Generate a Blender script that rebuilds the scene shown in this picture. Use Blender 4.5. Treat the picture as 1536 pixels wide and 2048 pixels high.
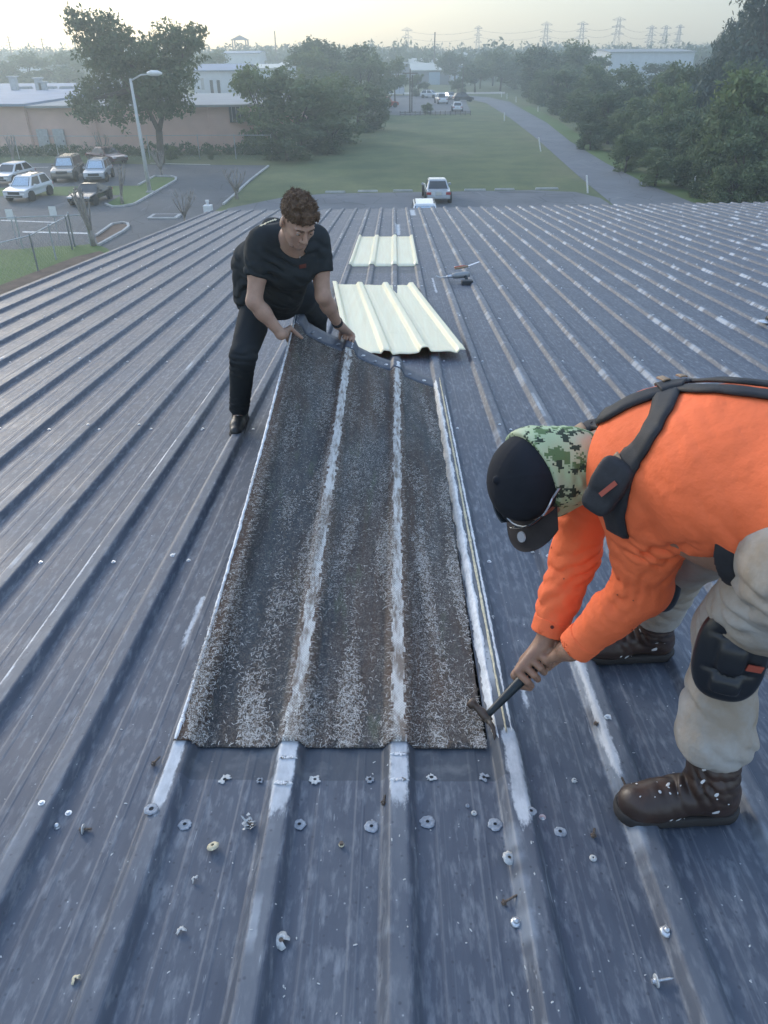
import bpy, bmesh, math, random
import numpy as np
from mathutils import Vector, Matrix
from mathutils.bvhtree import BVHTree
random.seed(7); rng = np.random.default_rng(7)
SC = bpy.context.scene; COL = SC.collection
for o in list(bpy.data.objects): bpy.data.objects.remove(o)

# ------------------------------------------------------------------ camera
F = 1480.; HC = 9.5; PITCH = 32.; YAW = .86; ROLL = -.4
SL = math.tan(math.radians(5.1)); ZR = 7.948           # roof slope and roof height under the camera
def _R(ax, d):
    a = math.radians(d); c, s = math.cos(a), math.sin(a)
    return np.array({'x': [[1,0,0],[0,c,-s],[0,s,c]], 'z': [[c,-s,0],[s,c,0],[0,0,1]]}[ax])
CM = _R('z', YAW) @ _R('x', 90-PITCH) @ _R('z', ROLL)
CP = np.array([0, 0, HC])
def ray(px, py): return CM @ np.array([(px-768)/F, (1024-py)/F, -1.])
def G(px, py, z=0.):                                    # point of the ground seen at a photo pixel
    r = ray(px, py); return CP + (z-HC)/r[2]*r
def RF(px, py, h=0.):                                   # point h above the roof plane
    r = ray(px, py); return CP + (ZR+h-HC)/(r[2]+SL*r[1])*r
def D(px, py, d): return CP + ray(px, py)*d
def roofz(y): return ZR - SL*y
cam = bpy.data.cameras.new('camera'); camo = bpy.data.objects.new('camera', cam); COL.objects.link(camo)
cam.sensor_fit = 'VERTICAL'; cam.sensor_height = 36; cam.lens = 36*F/2048
cam.clip_start = .05; cam.clip_end = 6000
m4 = Matrix([list(CM[i])+[CP[i]] for i in range(3)]+[[0,0,0,1]]); camo.matrix_world = m4
SC.camera = camo

# ------------------------------------------------------------------ light
SUN_EL, SUN_AZ = 15., -38.; HAZE = .0021; VEIL = .50; VEILC = (2.2, 3.0, 4.5); HORC = (4.1, 3.65, 2.3)
SKY_STR, SUN_STR, EXPO = .15, .55, 1.3
SC.view_settings.view_transform = 'Standard'; SC.view_settings.look = 'None'
SC.view_settings.exposure = EXPO; SC.view_settings.gamma = 1
W = bpy.data.worlds.new('World'); SC.world = W; W.use_nodes = True
nt = W.node_tree; nt.nodes.clear()
sky = nt.nodes.new('ShaderNodeTexSky'); sky.sky_type = 'NISHITA'; sky.sun_disc = False
sky.sun_elevation = math.radians(SUN_EL); sky.sun_rotation = math.radians(SUN_AZ)
sky.air_density = 1.0; sky.dust_density = 2.0; sky.ozone_density = 1.5
bg = nt.nodes.new('ShaderNodeBackground'); bg.inputs[1].default_value = SKY_STR
wo = nt.nodes.new('ShaderNodeOutputWorld')
tcw = nt.nodes.new('ShaderNodeTexCoord'); mpw = nt.nodes.new('ShaderNodeMapping'); mpw.inputs['Scale'].default_value = (1, 1, 7); nt.links.new(tcw.outputs['Generated'], mpw.inputs[0])
cn = nt.nodes.new('ShaderNodeTexNoise'); cn.inputs['Scale'].default_value = 2.6; cn.inputs['Detail'].default_value = 6; nt.links.new(mpw.outputs[0], cn.inputs[0])
mr = nt.nodes.new('ShaderNodeMapRange'); mr.inputs[1].default_value = .3; mr.inputs[2].default_value = .7; mr.inputs[3].default_value = VEIL-.13; mr.inputs[4].default_value = VEIL+.13; nt.links.new(cn.outputs[0], mr.inputs[0])
mxw = nt.nodes.new('ShaderNodeMix'); mxw.data_type = 'RGBA'; nt.links.new(mr.outputs[0], mxw.inputs[0]); nt.links.new(sky.outputs[0], mxw.inputs[6]); sxw = nt.nodes.new('ShaderNodeSeparateXYZ'); nt.links.new(tcw.outputs['Generated'], sxw.inputs[0]); hm = nt.nodes.new('ShaderNodeMapRange'); hm.inputs[1].default_value = 0.; hm.inputs[2].default_value = .45; nt.links.new(sxw.outputs[2], hm.inputs[0])
vm = nt.nodes.new('ShaderNodeMix'); vm.data_type = 'RGBA'; vm.inputs[6].default_value = (*HORC, 1); vm.inputs[7].default_value = (*VEILC, 1); nt.links.new(hm.outputs[0], vm.inputs[0]); nt.links.new(vm.outputs[2], mxw.inputs[7])   # thin cloud veil, cream low down and blue above
nt.links.new(mxw.outputs[2], bg.inputs[0]); nt.links.new(bg.outputs[0], wo.inputs[0])
sl = bpy.data.lights.new('sun', 'SUN'); sl.energy = SUN_STR; sl.angle = math.radians(10.0); sl.color = (1, 1, 1)
so = bpy.data.objects.new('sun', sl); COL.objects.link(so)
e, a = math.radians(SUN_EL), math.radians(SUN_AZ)
sdir = Vector((math.sin(a)*math.cos(e), math.cos(a)*math.cos(e), math.sin(e)))
so.rotation_euler = sdir.to_track_quat('Z', 'Y').to_euler(); so.location = (0, 0, 60)
SC.cycles.use_denoising = True
SC.cycles.max_bounces = 6; SC.cycles.volume_bounces = 0; SC.cycles.transparent_max_bounces = 12

# ------------------------------------------------------------------ object helpers
def tag(o, label=None, cat=None, group=None, kind=None):
    for k, v in (('label', label), ('category', cat), ('group', group), ('kind', kind)):
        if v: o[k] = v
    return o
def thing(name, loc, label, cat, group=None, rz=0.):
    o = bpy.data.objects.new(name, None); COL.objects.link(o); o.empty_display_size = .2
    o.location = tuple(float(v) for v in loc); o.rotation_euler = (0, 0, rz)
    return tag(o, label, cat, group)
def link(name, me, mat=None, parent=None, local=False, smooth=False):
    o = bpy.data.objects.new(name, me); COL.objects.link(o)
    if mat is not None:
        for m in (mat if isinstance(mat, (list, tuple)) else [mat]): me.materials.append(m)
    if smooth: me.polygons.foreach_set('use_smooth', [True]*len(me.polygons))
    if parent is not None:
        o.parent = parent
        if not local:
            p = parent; off = Vector((0, 0, 0))
            while p is not None: off += Vector(p.location); p = p.parent
            me.transform(Matrix.Translation(-off))
    return o
class MB:
    def __init__(s): s.v = []; s.f = []; s.m = []
    def add(s, vs, fs, mi=0):
        n = len(s.v); s.v += [tuple(float(c) for c in v) for v in vs]
        s.f += [tuple(i+n for i in f) for f in fs]; s.m += [mi]*len(fs)
    def box(s, c, d, rz=0., mi=0, taper=(1, 1)):
        ca, sa = math.cos(rz), math.sin(rz); vs = []
        for z, t in ((-.5, (1, 1)), (.5, taper)):
            for x, y in ((-.5,-.5),(.5,-.5),(.5,.5),(-.5,.5)):
                X, Y = x*d[0]*t[0], y*d[1]*t[1]
                vs.append((c[0]+X*ca-Y*sa, c[1]+X*sa+Y*ca, c[2]+z*d[2]))
        s.add(vs, [(3,2,1,0),(4,5,6,7),(0,1,5,4),(1,2,6,5),(2,3,7,6),(3,0,4,7)], mi)
    def hexa(s, vs, mi=0):
        s.add(vs, [(3,2,1,0),(4,5,6,7),(0,1,5,4),(1,2,6,5),(2,3,7,6),(3,0,4,7)], mi)
    def bar(s, a, b, w, h=None, mi=0, up=(0,0,1)):
        a, b = Vector(a), Vector(b); h = h or w; t = (b-a).normalized(); u = Vector(up)
        if abs(t.dot(u)) > .98: u = Vector((0,1,0))
        x = t.cross(u).normalized()*w/2; y = x.cross(t).normalized()*h/2
        s.hexa([a-x-y, a+x-y, b+x-y, b-x-y, a-x+y, a+x+y, b+x+y, b-x+y], mi)
    def tube(s, pts, rad, n=8, mi=0, caps=True):
        pts = [Vector(p) for p in pts]
        if not isinstance(rad, (list, tuple)): rad = [rad]*len(pts)
        rings = []; ux = None
        for i, p in enumerate(pts):
            t = (pts[min(i+1, len(pts)-1)]-pts[max(i-1, 0)]).normalized()
            if ux is None: ux = t.orthogonal().normalized()
            ux = (ux - t*ux.dot(t)).normalized(); uy = t.cross(ux)
            rings.append([p+(ux*math.cos(k*2*math.pi/n)+uy*math.sin(k*2*math.pi/n))*rad[i] for k in range(n)])
        vs = [v for r in rings for v in r]; fs = []
        for i in range(len(pts)-1):
            for k in range(n): fs.append((i*n+k, i*n+(k+1)%n, (i+1)*n+(k+1)%n, (i+1)*n+k))
        if caps: fs += [tuple(reversed(range(n))), tuple((len(pts)-1)*n+k for k in range(n))]
        s.add(vs, fs, mi)
    def lathe(s, c, prof, n=12, mi=0, ax='z'):
        vs = []
        for r, z in prof:
            for k in range(n):
                a = k*2*math.pi/n; x, y = r*math.cos(a), r*math.sin(a)
                p = {'z': (x, y, z), 'x': (z, x, y), 'y': (x, z, y)}[ax]
                vs.append((c[0]+p[0], c[1]+p[1], c[2]+p[2]))
        fs = [(i*n+k, i*n+(k+1)%n, (i+1)*n+(k+1)%n, (i+1)*n+k) for i in range(len(prof)-1) for k in range(n)]
        fs += [tuple(reversed(range(n))), tuple((len(prof)-1)*n+k for k in range(n))]
        s.add(vs, fs, mi)
    def poly(s, pts, z0, z1, mi=0):                     # vertical prism of an xy outline
        n = len(pts); vs = [(p[0], p[1], z0) for p in pts]+[(p[0], p[1], z1) for p in pts]
        s.add(vs, [tuple(reversed(range(n))), tuple(range(n, 2*n))]+[(k, (k+1) % n, n+(k+1) % n, n+k) for k in range(n)], mi)
    def build(s, name, mat, parent=None, local=False, smooth=False, bevel=0, auto=None):
        me = bpy.data.meshes.new(name); me.from_pydata(s.v, [], s.f)
        if isinstance(mat, (list, tuple)): me.polygons.foreach_set('material_index', s.m)
        me.update(); bm = bmesh.new(); bm.from_mesh(me); bmesh.ops.recalc_face_normals(bm, faces=bm.faces); bm.to_mesh(me); bm.free()
        o = link(name, me, mat, parent, local, smooth)
        if bevel:
            b = o.modifiers.new('bevel', 'BEVEL'); b.width = bevel; b.segments = 2; b.limit_method = 'ANGLE'; b.angle_limit = math.radians(35)
        return o
def np_mesh(name, V, Fq):
    me = bpy.data.meshes.new(name); V = np.asarray(V, np.float32); Fq = np.asarray(Fq, np.int32); k = Fq.shape[1]
    me.vertices.add(len(V)); me.vertices.foreach_set('co', V.ravel())
    me.loops.add(Fq.size); me.loops.foreach_set('vertex_index', Fq.ravel())
    me.polygons.add(len(Fq)); me.polygons.foreach_set('loop_start', np.arange(0, Fq.size, k, dtype=np.int32))
    me.update(calc_edges=True); me.validate(); return me

# ------------------------------------------------------------------ materials
def mat(name, col, rough=.6, metal=0., noise=None, bump=None, col2=None, thr=(.4, .65), stretch=(1,1,1), spec=None, world=False):
    """principled; noise=(scale, amount) varies the colour, col2 mixes in where noise passes thr"""
    m = bpy.data.materials.new(name); m.use_nodes = True; n = m.node_tree.nodes; L = m.node_tree.links.new
    b = n['Principled BSDF']; b.inputs['Roughness'].default_value = rough; b.inputs['Metallic'].default_value = metal
    if spec is not None: b.inputs['Specular IOR Level'].default_value = spec
    b.inputs['Base Color'].default_value = (*col, 1)
    tc = n.new('ShaderNodeTexCoord'); mp = n.new('ShaderNodeMapping'); mp.inputs['Scale'].default_value = stretch
    L(tc.outputs['Object'], mp.inputs[0])
    if noise or col2:
        sc, amt = noise or (5, .3)
        t = n.new('ShaderNodeTexNoise'); t.inputs['Scale'].default_value = sc; t.inputs['Detail'].default_value = 6; t.inputs['Roughness'].default_value = .6
        L(mp.outputs[0], t.inputs[0])
        r = n.new('ShaderNodeMapRange'); r.inputs[1].default_value = thr[0] if col2 else .25; r.inputs[2].default_value = thr[1] if col2 else .75
        L(t.outputs[0], r.inputs[0]); mx = n.new('ShaderNodeMix'); mx.data_type = 'RGBA'
        c2 = col2 or tuple(min(1, c*(1+amt)) for c in col); c1 = col if col2 else tuple(c*(1-amt) for c in col)
        mx.inputs[6].default_value = (*c1, 1); mx.inputs[7].default_value = (*c2, 1)
        L(r.outputs[0], mx.inputs[0]); L(mx.outputs[2], b.inputs['Base Color'])
    if bump:
        t2 = n.new('ShaderNodeTexNoise'); t2.inputs['Scale'].default_value = bump[0]; t2.inputs['Detail'].default_value = 5
        bp = n.new('ShaderNodeBump'); bp.inputs['Strength'].default_value = bump[1]; bp.inputs['Distance'].default_value = bump[2]
        L(mp.outputs[0], t2.inputs[0]); L(t2.outputs[0], bp.inputs['Height']); L(bp.outputs[0], b.inputs['Normal'])
    return m
RIB = .3048; RX0 = .0156
class NG:                                               # tiny node-graph builder
    def __init__(s, name, rough=.6):
        s.m = bpy.data.materials.new(name); s.m.use_nodes = True; s.t = s.m.node_tree; s.b = s.t.nodes['Principled BSDF']; s.b.inputs['Roughness'].default_value = rough
        s.tc = s.t.nodes.new('ShaderNodeTexCoord')
    def L(s, a, b): s.t.links.new(a, b)
    def obj(s): return s.tc.outputs['Object']
    def sep(s, v): n = s.t.nodes.new('ShaderNodeSeparateXYZ'); s.L(v, n.inputs[0]); return n.outputs
    def comb(s, *a):
        n = s.t.nodes.new('ShaderNodeCombineXYZ')
        for i, v in enumerate(a): s.put(n.inputs[i], v)
        return n.outputs[0]
    def put(s, i, v):
        if isinstance(v, (int, float)): i.default_value = v
        elif isinstance(v, tuple): i.default_value = (*v, 1) if len(v) == 3 and i.type == 'RGBA' else v
        else: s.L(v, i)
    def math(s, op, *a):
        n = s.t.nodes.new('ShaderNodeMath'); n.operation = op
        for i, v in enumerate(a): s.put(n.inputs[i], v)
        return n.outputs[0]
    def map(s, v, sc=(1,1,1), loc=(0,0,0)):
        n = s.t.nodes.new('ShaderNodeMapping'); s.L(v, n.inputs[0]); n.inputs['Scale'].default_value = sc; n.inputs['Location'].default_value = loc; return n.outputs[0]
    def noise(s, v, sc=5, det=5, ro=.6, dist=0):
        n = s.t.nodes.new('ShaderNodeTexNoise'); s.L(v, n.inputs[0]); n.inputs['Scale'].default_value = sc; n.inputs['Detail'].default_value = det
        n.inputs['Roughness'].default_value = ro; n.inputs['Distortion'].default_value = dist; return n.outputs[0]
    def vor(s, v, sc=5, feat='F1', out=0):
        n = s.t.nodes.new('ShaderNodeTexVoronoi'); n.feature = feat; s.L(v, n.inputs['Vector']); n.inputs['Scale'].default_value = sc; return n.outputs[out]
    def rng(s, v, a, b, c=0., d=1.):
        n = s.t.nodes.new('ShaderNodeMapRange'); s.L(v, n.inputs[0])
        for i, x in enumerate((a, b, c, d)): n.inputs[i+1].default_value = x
        return n.outputs[0]
    def mix(s, f, a, b, mode='MIX'):
        n = s.t.nodes.new('ShaderNodeMix'); n.data_type = 'RGBA'; n.blend_type = mode
        s.put(n.inputs[0], f); s.put(n.inputs[6], a); s.put(n.inputs[7], b); return n.outputs[2]
    def bump(s, h, st=.3, d=.01):
        n = s.t.nodes.new('ShaderNodeBump'); n.inputs['Strength'].default_value = st; n.inputs['Distance'].default_value = d
        s.L(h, n.inputs['Height']); s.L(n.outputs[0], s.b.inputs['Normal'])
    def col(s, v): s.put(s.b.inputs['Base Color'], v)

def m_roof(name, base, dark, light, chalk):
    g = NG(name, .48); o = g.obj(); x, y, z = g.sep(o)
    cell = g.math('DIVIDE', g.math('SUBTRACT', x, RX0), RIB)
    idx = g.math('ROUND', cell); off = g.math('MULTIPLY', g.math('SUBTRACT', cell, idx), RIB); dist = g.math('ABSOLUTE', off)
    streak = g.noise(g.map(o, (9, .55, 1)), 3.2, 7, .65)
    blot = g.noise(o, 2.3, 8, .7); fine = g.noise(g.map(o, (1, .25, 1)), 55, 4, .6)
    c = g.mix(g.rng(streak, .35, .7), base, dark)
    c = g.mix(g.rng(blot, .5, .78, 0, .55), c, light)
    c = g.mix(g.rng(fine, .5, .85, 0, .45), c, chalk)
    # worn, chalky rib tops, different on every rib and patchy along it
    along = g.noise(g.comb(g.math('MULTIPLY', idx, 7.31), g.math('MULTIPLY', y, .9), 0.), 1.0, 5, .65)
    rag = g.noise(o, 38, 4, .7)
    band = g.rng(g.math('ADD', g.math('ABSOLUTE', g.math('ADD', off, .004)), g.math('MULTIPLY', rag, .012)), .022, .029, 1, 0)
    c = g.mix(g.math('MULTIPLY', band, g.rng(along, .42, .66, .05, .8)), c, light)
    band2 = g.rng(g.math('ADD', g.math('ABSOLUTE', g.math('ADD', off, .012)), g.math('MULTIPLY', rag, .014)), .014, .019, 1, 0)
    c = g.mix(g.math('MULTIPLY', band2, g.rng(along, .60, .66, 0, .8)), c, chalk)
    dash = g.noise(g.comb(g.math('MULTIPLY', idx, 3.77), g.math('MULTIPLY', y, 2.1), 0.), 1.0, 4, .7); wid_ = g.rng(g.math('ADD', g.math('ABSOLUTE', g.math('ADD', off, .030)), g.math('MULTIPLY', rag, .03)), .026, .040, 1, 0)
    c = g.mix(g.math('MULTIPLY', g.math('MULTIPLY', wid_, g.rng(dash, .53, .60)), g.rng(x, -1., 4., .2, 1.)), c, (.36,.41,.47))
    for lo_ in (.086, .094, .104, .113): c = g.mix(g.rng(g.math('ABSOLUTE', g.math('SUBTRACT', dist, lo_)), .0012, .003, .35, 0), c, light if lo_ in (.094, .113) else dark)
    # scuffs: pale scratches and drops
    sc = g.noise(g.map(o, (26, 2.2, 1)), 4, 3, .5, .6); c = g.mix(g.rng(sc, .71, .75, 0, .45), c, chalk)
    vd = g.vor(o, 26); c = g.mix(g.rng(vd, .035, .075, .6, 0), c, chalk)
    vd2 = g.vor(g.map(o, (1,1,1), (3,5,1)), 34); c = g.mix(g.rng(vd2, .08, .16, .55, 0), c, tuple(q*.5 for q in base))
    # a few long smears of old coating in the pans
    sm = g.noise(g.map(o, (5, .9, 1), (4,2,0)), 1.7, 3, .5); c = g.mix(g.rng(sm, .67, .72, 0, .4), c, light)
    pn = g.noise(g.map(o, (1,.35,1)), 42, 6, .75); pn2 = g.noise(o, 9, 4, .6)
    y = g.math('ADD', y, 5.)                            # the sheet's own origin lies 5 m down the slope
    for yl in (8.56, 16.55): c = g.mix(g.rng(g.math('ABSOLUTE', g.math('SUBTRACT', y, yl)), .004, .010, .75, 0), c, (.03,.036,.045))
    def box(xc, w, y0, y1, fx=.008, fy=.03):
        sx = g.rng(g.math('ABSOLUTE', g.math('SUBTRACT', x, xc)), w/2+fx, w/2-fx); return g.math('MULTIPLY', g.math('MULTIPLY', sx, g.rng(y, y0-fy, y0+fy)), g.rng(y, y1+fy*.3, y1-fy*.3))
    X1, X2, X3, X4 = (RX0+k*RIB for k in (-2, -1, 0, 1))
    for y0, y1 in ((1.305, 1.49), (9.55, 10.07)):
        m_ = box((X1+X4)/2, X4-X1+.03, y0, y1, .002, .002); c = g.mix(g.math('MULTIPLY', m_, .8), c, (.052,.064,.082)); c = g.mix(g.math('MULTIPLY', g.math('MULTIPLY', m_, g.rng(pn2, .55, .7)), .5), c, (.20,.21,.22))
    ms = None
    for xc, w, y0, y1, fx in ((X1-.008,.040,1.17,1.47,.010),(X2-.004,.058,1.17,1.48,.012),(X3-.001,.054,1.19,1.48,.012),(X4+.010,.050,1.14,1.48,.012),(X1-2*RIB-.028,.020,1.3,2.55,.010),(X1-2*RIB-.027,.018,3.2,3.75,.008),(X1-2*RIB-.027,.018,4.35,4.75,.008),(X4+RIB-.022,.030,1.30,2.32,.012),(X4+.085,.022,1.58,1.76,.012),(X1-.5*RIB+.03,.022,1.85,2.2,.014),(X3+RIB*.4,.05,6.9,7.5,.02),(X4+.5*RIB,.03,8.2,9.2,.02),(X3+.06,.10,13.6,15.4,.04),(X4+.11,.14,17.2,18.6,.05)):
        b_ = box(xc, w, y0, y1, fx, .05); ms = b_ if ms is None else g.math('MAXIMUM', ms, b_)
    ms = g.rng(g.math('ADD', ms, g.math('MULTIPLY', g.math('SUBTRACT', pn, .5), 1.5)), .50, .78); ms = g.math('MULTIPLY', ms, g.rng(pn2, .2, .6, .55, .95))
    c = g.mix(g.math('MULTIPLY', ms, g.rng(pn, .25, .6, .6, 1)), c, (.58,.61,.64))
    g.b.inputs['Specular IOR Level'].default_value = .38
    g.col(c); g.put(g.b.inputs['Roughness'], g.rng(blot, .3, .7, .46, .62)); g.bump(g.math('ADD', g.noise(g.map(o, (6,.6,1)), 4, 5), g.math('MULTIPLY', fine, .2)), .16, .003)
    return g.m
M = {}
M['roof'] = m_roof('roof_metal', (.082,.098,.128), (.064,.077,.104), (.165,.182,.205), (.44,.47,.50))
M['lap'] = mat('lap_coating', (.060,.075,.105), .5, noise=(9,.35), bump=(40,.4,.003), col2=(.13,.145,.17), thr=(.55,.75), stretch=(3,1,1))
def m_seal():
    g = NG('sealant_white', .5); o = g.obj(); a = g.noise(g.map(o, (3,1,1)), 22, 6, .7)
    g.col(g.mix(g.rng(a, .42, .72), (.74,.75,.76), (.42,.44,.46))); g.bump(a, .6, .004); return g.m
M['seal'] = m_seal()
M['foam'] = mat('foam_tape', (.62,.55,.38), .8, noise=(60,.35), bump=(90,.8,.004))
def m_fibre():
    g = NG('weathered_fibreglass', .75); o = g.obj(); x, y, z = g.sep(o)
    f1 = g.noise(g.map(o, (1,.7,1)), 95, 3, .6, 1.6); f2 = g.noise(o, 120, 3, .6, 2.4); big = g.noise(g.map(o, (2.4,.5,1)), 2.1, 5, .6)
    lanes = g.noise(g.map(o, (14,.35,1)), 2.0, 4, .6)
    c = g.mix(g.rng(big, .42, .60), (.045,.054,.060), (.085,.050,.032)); c = g.mix(g.rng(lanes, .35, .7, 0, .75), c, (.035,.036,.040))
    wx = g.math('DIVIDE', g.math('SUBTRACT', g.math('ADD', x, -.2), RX0), RIB); wo_ = g.math('ABSOLUTE', g.math('MULTIPLY', g.math('SUBTRACT', wx, g.math('ROUND', wx)), RIB))
    fl = g.rng(g.math('ADD', wo_, g.math('MULTIPLY', g.noise(g.map(o, (4,1,1)), 9, 5, .7), .05)), .045, .075, 1, 0)
    dk = g.noise(g.map(o, (9,.5,1), (5,1,0)), 1.6, 5, .65); c = g.mix(g.rng(dk, .48, .66, 0, .9), c, (.026,.024,.024))
    c = g.mix(fl, c, (.085,.043,.025))
    c = g.mix(g.rng(f1, .52, .62, 0, .8), c, (.15,.135,.12)); c = g.mix(g.math('MULTIPLY', g.rng(f2, .56, .62, 0, 1), g.rng(g.noise(g.map(o,(2.6,.6,1),(2,7,0)), 2.6, 5, .65), .44, .62, .08, 1)), c, (.58,.57,.53))
    c = g.mix(g.rng(g.noise(g.map(o,(5,1.2,1)), 3, 4), .6, .72, 0, .3), c, (.10,.14,.07))
    g.col(c); g.bump(f2, .7, .006); return g.m
M['fibre'] = m_fibre()
def m_weave():
    g = NG('bare_fibre_weave', .7); o = g.obj(); x, y, z = g.sep(o)
    w = g.math('MULTIPLY', g.math('SINE', g.math('MULTIPLY', x, 700.)), g.math('SINE', g.math('MULTIPLY', y, 560.)))
    n = g.noise(g.map(o, (6,1.1,1)), 7, 6, .7)
    c = g.mix(g.rng(w, -.5, .5), (.46,.45,.42), (.86,.86,.83)); c = g.mix(g.rng(n, .46, .60, 0, .9), c, (.20,.15,.11))
    g.col(c); g.bump(w, .6, .003); return g.m
M['weave'] = m_weave()
M['strand'] = mat('glass_strand', (.62,.60,.56), .6)
M['strand_dark'] = mat('glass_strand_stained', (.16,.125,.095), .7)
def m_cream():
    g = NG('cream_translucent_sheet', .32); o = g.obj()
    a = g.noise(g.map(o, (10,.4,1)), 3, 5, .6); c = g.mix(g.rng(a, .3, .7), (.80,.67,.45), (.86,.77,.56)); c = g.mix(g.rng(g.noise(o, 4, 6, .7), .6, .75, 0, .35), c, (.60,.53,.36))
    g.col(c); g.b.inputs['Subsurface Weight'].default_value = .15; g.bump(a, .15, .003); return g.m
M['cream'] = m_cream()
M['void'] = mat('dark_interior', (.02,.02,.022), .9)
M['steel'] = mat('purlin_steel', (.30,.31,.32), .5, .3)
M['screw'] = mat('zinc_screw', (.62,.65,.68), .3, .7, noise=(120,.25))
M['rust'] = mat('rusty_screw', (.17,.13,.10), .6, .3, noise=(150,.5))
M['washer'] = mat('washer_white', (.50,.51,.50), .5, 0, noise=(150,.3), bump=(200,.5,.002))
M['chalk'] = mat('sealant_ring', (.26,.29,.33), .55, 0, noise=(90,.45), bump=(150,.6,.002))
M['hole'] = mat('screw_hole', (.03,.03,.03), .8)
def m_grass(name, c1, c2, c3, sc=.25):
    g = NG(name, .9); o = g.obj()
    a = g.noise(o, sc, 8, .65); b = g.noise(g.map(o, (1,.45,1)), sc*.28, 5, .6); f = g.noise(o, 3.5, 6, .7)
    c = g.mix(g.rng(a, .35, .65), c1, c2); c = g.mix(g.rng(b, .5, .7, 0, .7), c, c3); c = g.mix(g.rng(f, .3, .75, 0, .35), c, tuple(q*.5 for q in c1))
    g.col(c); g.bump(f, .6, .08); return g.m
M['grass'] = m_grass('field_grass', (.075,.105,.038), (.145,.17,.06), (.23,.195,.10))
M['lawn'] = m_grass('lawn_grass', (.085,.15,.03), (.11,.17,.04), (.10,.11,.045), .6)
M['earth'] = mat('bare_soil', (.13,.085,.06), .95, noise=(1.2,.4), bump=(4,.6,.05))
def m_asph(name, c1, c2, c3=(.28,.28,.28)):
    g = NG(name, .85); o = g.obj(); a = g.noise(o, .22, 7, .6); f = g.noise(o, 14, 4, .7); w = g.noise(g.map(o,(1,.3,1)), .6, 5, .6, 1.2)
    c = g.mix(g.rng(a, .35, .65), c1, c2); c = g.mix(g.rng(f, .4, .7, 0, .25), c, c3); c = g.mix(g.rng(w, .62, .72, 0, .35), c, c3)
    cr = g.vor(o, .35, 'DISTANCE_TO_EDGE'); c = g.mix(g.rng(cr, .004, .012, .6, 0), c, tuple(q*.4 for q in c1))
    g.col(c); g.bump(f, .3, .01); return g.m
M['asphalt'] = m_asph('parking_asphalt', (.055,.062,.07), (.08,.088,.098)); M['lane'] = m_asph('lane_asphalt', (.115,.125,.14), (.165,.175,.19))
M['gravel'] = m_asph('old_asphalt', (.10,.105,.115), (.15,.155,.165))
M['kerb'] = mat('kerb_concrete', (.42,.42,.41), .85, noise=(2,.25), bump=(30,.3,.01))
M['paint'] = mat('road_paint', (.62,.62,.60), .7, noise=(3,.2))
M['peach'] = mat('peach_block_wall', (.64,.44,.37), .85, noise=(.35,.13), bump=(12,.2,.01))
M['roofw'] = mat('pale_flat_roof', (.29,.30,.30), .8, noise=(.3,.15)); M['roofb'] = mat('blue_grey_flat_roof', (.22,.27,.36), .7, noise=(.25,.2))
M['white_wall'] = mat('white_metal_wall', (.60,.64,.68), .6, noise=(.6,.12)); M['grey_wall'] = mat('grey_metal_wall', (.26,.28,.31), .6, noise=(.5,.12))
M['tin'] = mat('pale_tin_roof', (.56,.55,.48), .5, noise=(.4,.12)); M['door_blue'] = mat('pale_blue_roller_door', (.42,.55,.68), .5, noise=(2,.08))
M['dark'] = mat('dark_paint', (.035,.04,.045), .55, noise=(3,.3)); M['galv'] = mat('galvanised', (.42,.45,.47), .45, .4, noise=(4,.2))
M['pole'] = mat('concrete_pole', (.50,.52,.52), .7, noise=(2,.15)); M['wood'] = mat('weathered_wood', (.14,.12,.10), .85, noise=(3,.3))
M['pvc'] = mat('white_pvc', (.75,.76,.76), .5, noise=(5,.08)); M['pylon'] = mat('pylon_steel', (.12,.13,.14), .6, .3)
M['bark'] = mat('bark', (.10,.082,.065), .95, noise=(3,.4), bump=(12,.8,.03)); M['pale_bark'] = mat('pale_smooth_bark', (.26,.235,.21), .85, noise=(4,.3))
def m_leaf(name, c1, c2, c3):
    g = NG(name, .7); o = g.obj(); a = g.noise(o, .55, 4, .6); f = g.noise(o, 4, 3, .6)
    oi = g.t.nodes.new('ShaderNodeObjectInfo')
    c = g.mix(g.rng(a, .38, .62), c1, c2); c = g.mix(g.rng(f, .4, .75, 0, .8), c, c3)
    c = g.mix(g.math('MULTIPLY', oi.outputs['Random'], .45), c, c2); g.col(c)
    tr = g.t.nodes.new('ShaderNodeBsdfTranslucent'); g.L(c, tr.inputs[0]); ms = g.t.nodes.new('ShaderNodeMixShader'); ms.inputs[0].default_value = .28
    out = g.t.nodes['Material Output']; g.L(g.b.outputs[0], ms.inputs[1]); g.L(tr.outputs[0], ms.inputs[2]); g.L(ms.outputs[0], out.inputs[0]); return g.m
M['leaf_dark'] = m_leaf('leaf_dark', (.075,.11,.05), (.11,.15,.065), (.17,.21,.095)); M['leaf'] = m_leaf('leaf_mid', (.11,.155,.065), (.155,.20,.085), (.23,.265,.13))
M['leaf_light'] = m_leaf('leaf_light', (.13,.18,.06), (.17,.22,.08), (.22,.26,.12)); M['leaf_blue'] = m_leaf('leaf_blue', (.07,.10,.075), (.09,.125,.09), (.14,.17,.13))
M['glass'] = mat('car_glass', (.02,.025,.03), .08, 0, spec=.8); M['tyre'] = mat('tyre_rubber', (.02,.02,.02), .85); M['rim'] = mat('alloy_rim', (.5,.52,.54), .35, .7)
M['sunshade'] = mat('reflective_sunshade', (.45,.55,.65), .35, .2, noise=(9,.25))
M['lamp_red'] = mat('tail_lamp_red', (.35,.02,.02), .3); M['lamp_clear'] = mat('head_lamp_clear', (.6,.62,.65), .15, .2); M['plate'] = mat('number_plate', (.55,.55,.5), .5)
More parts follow.
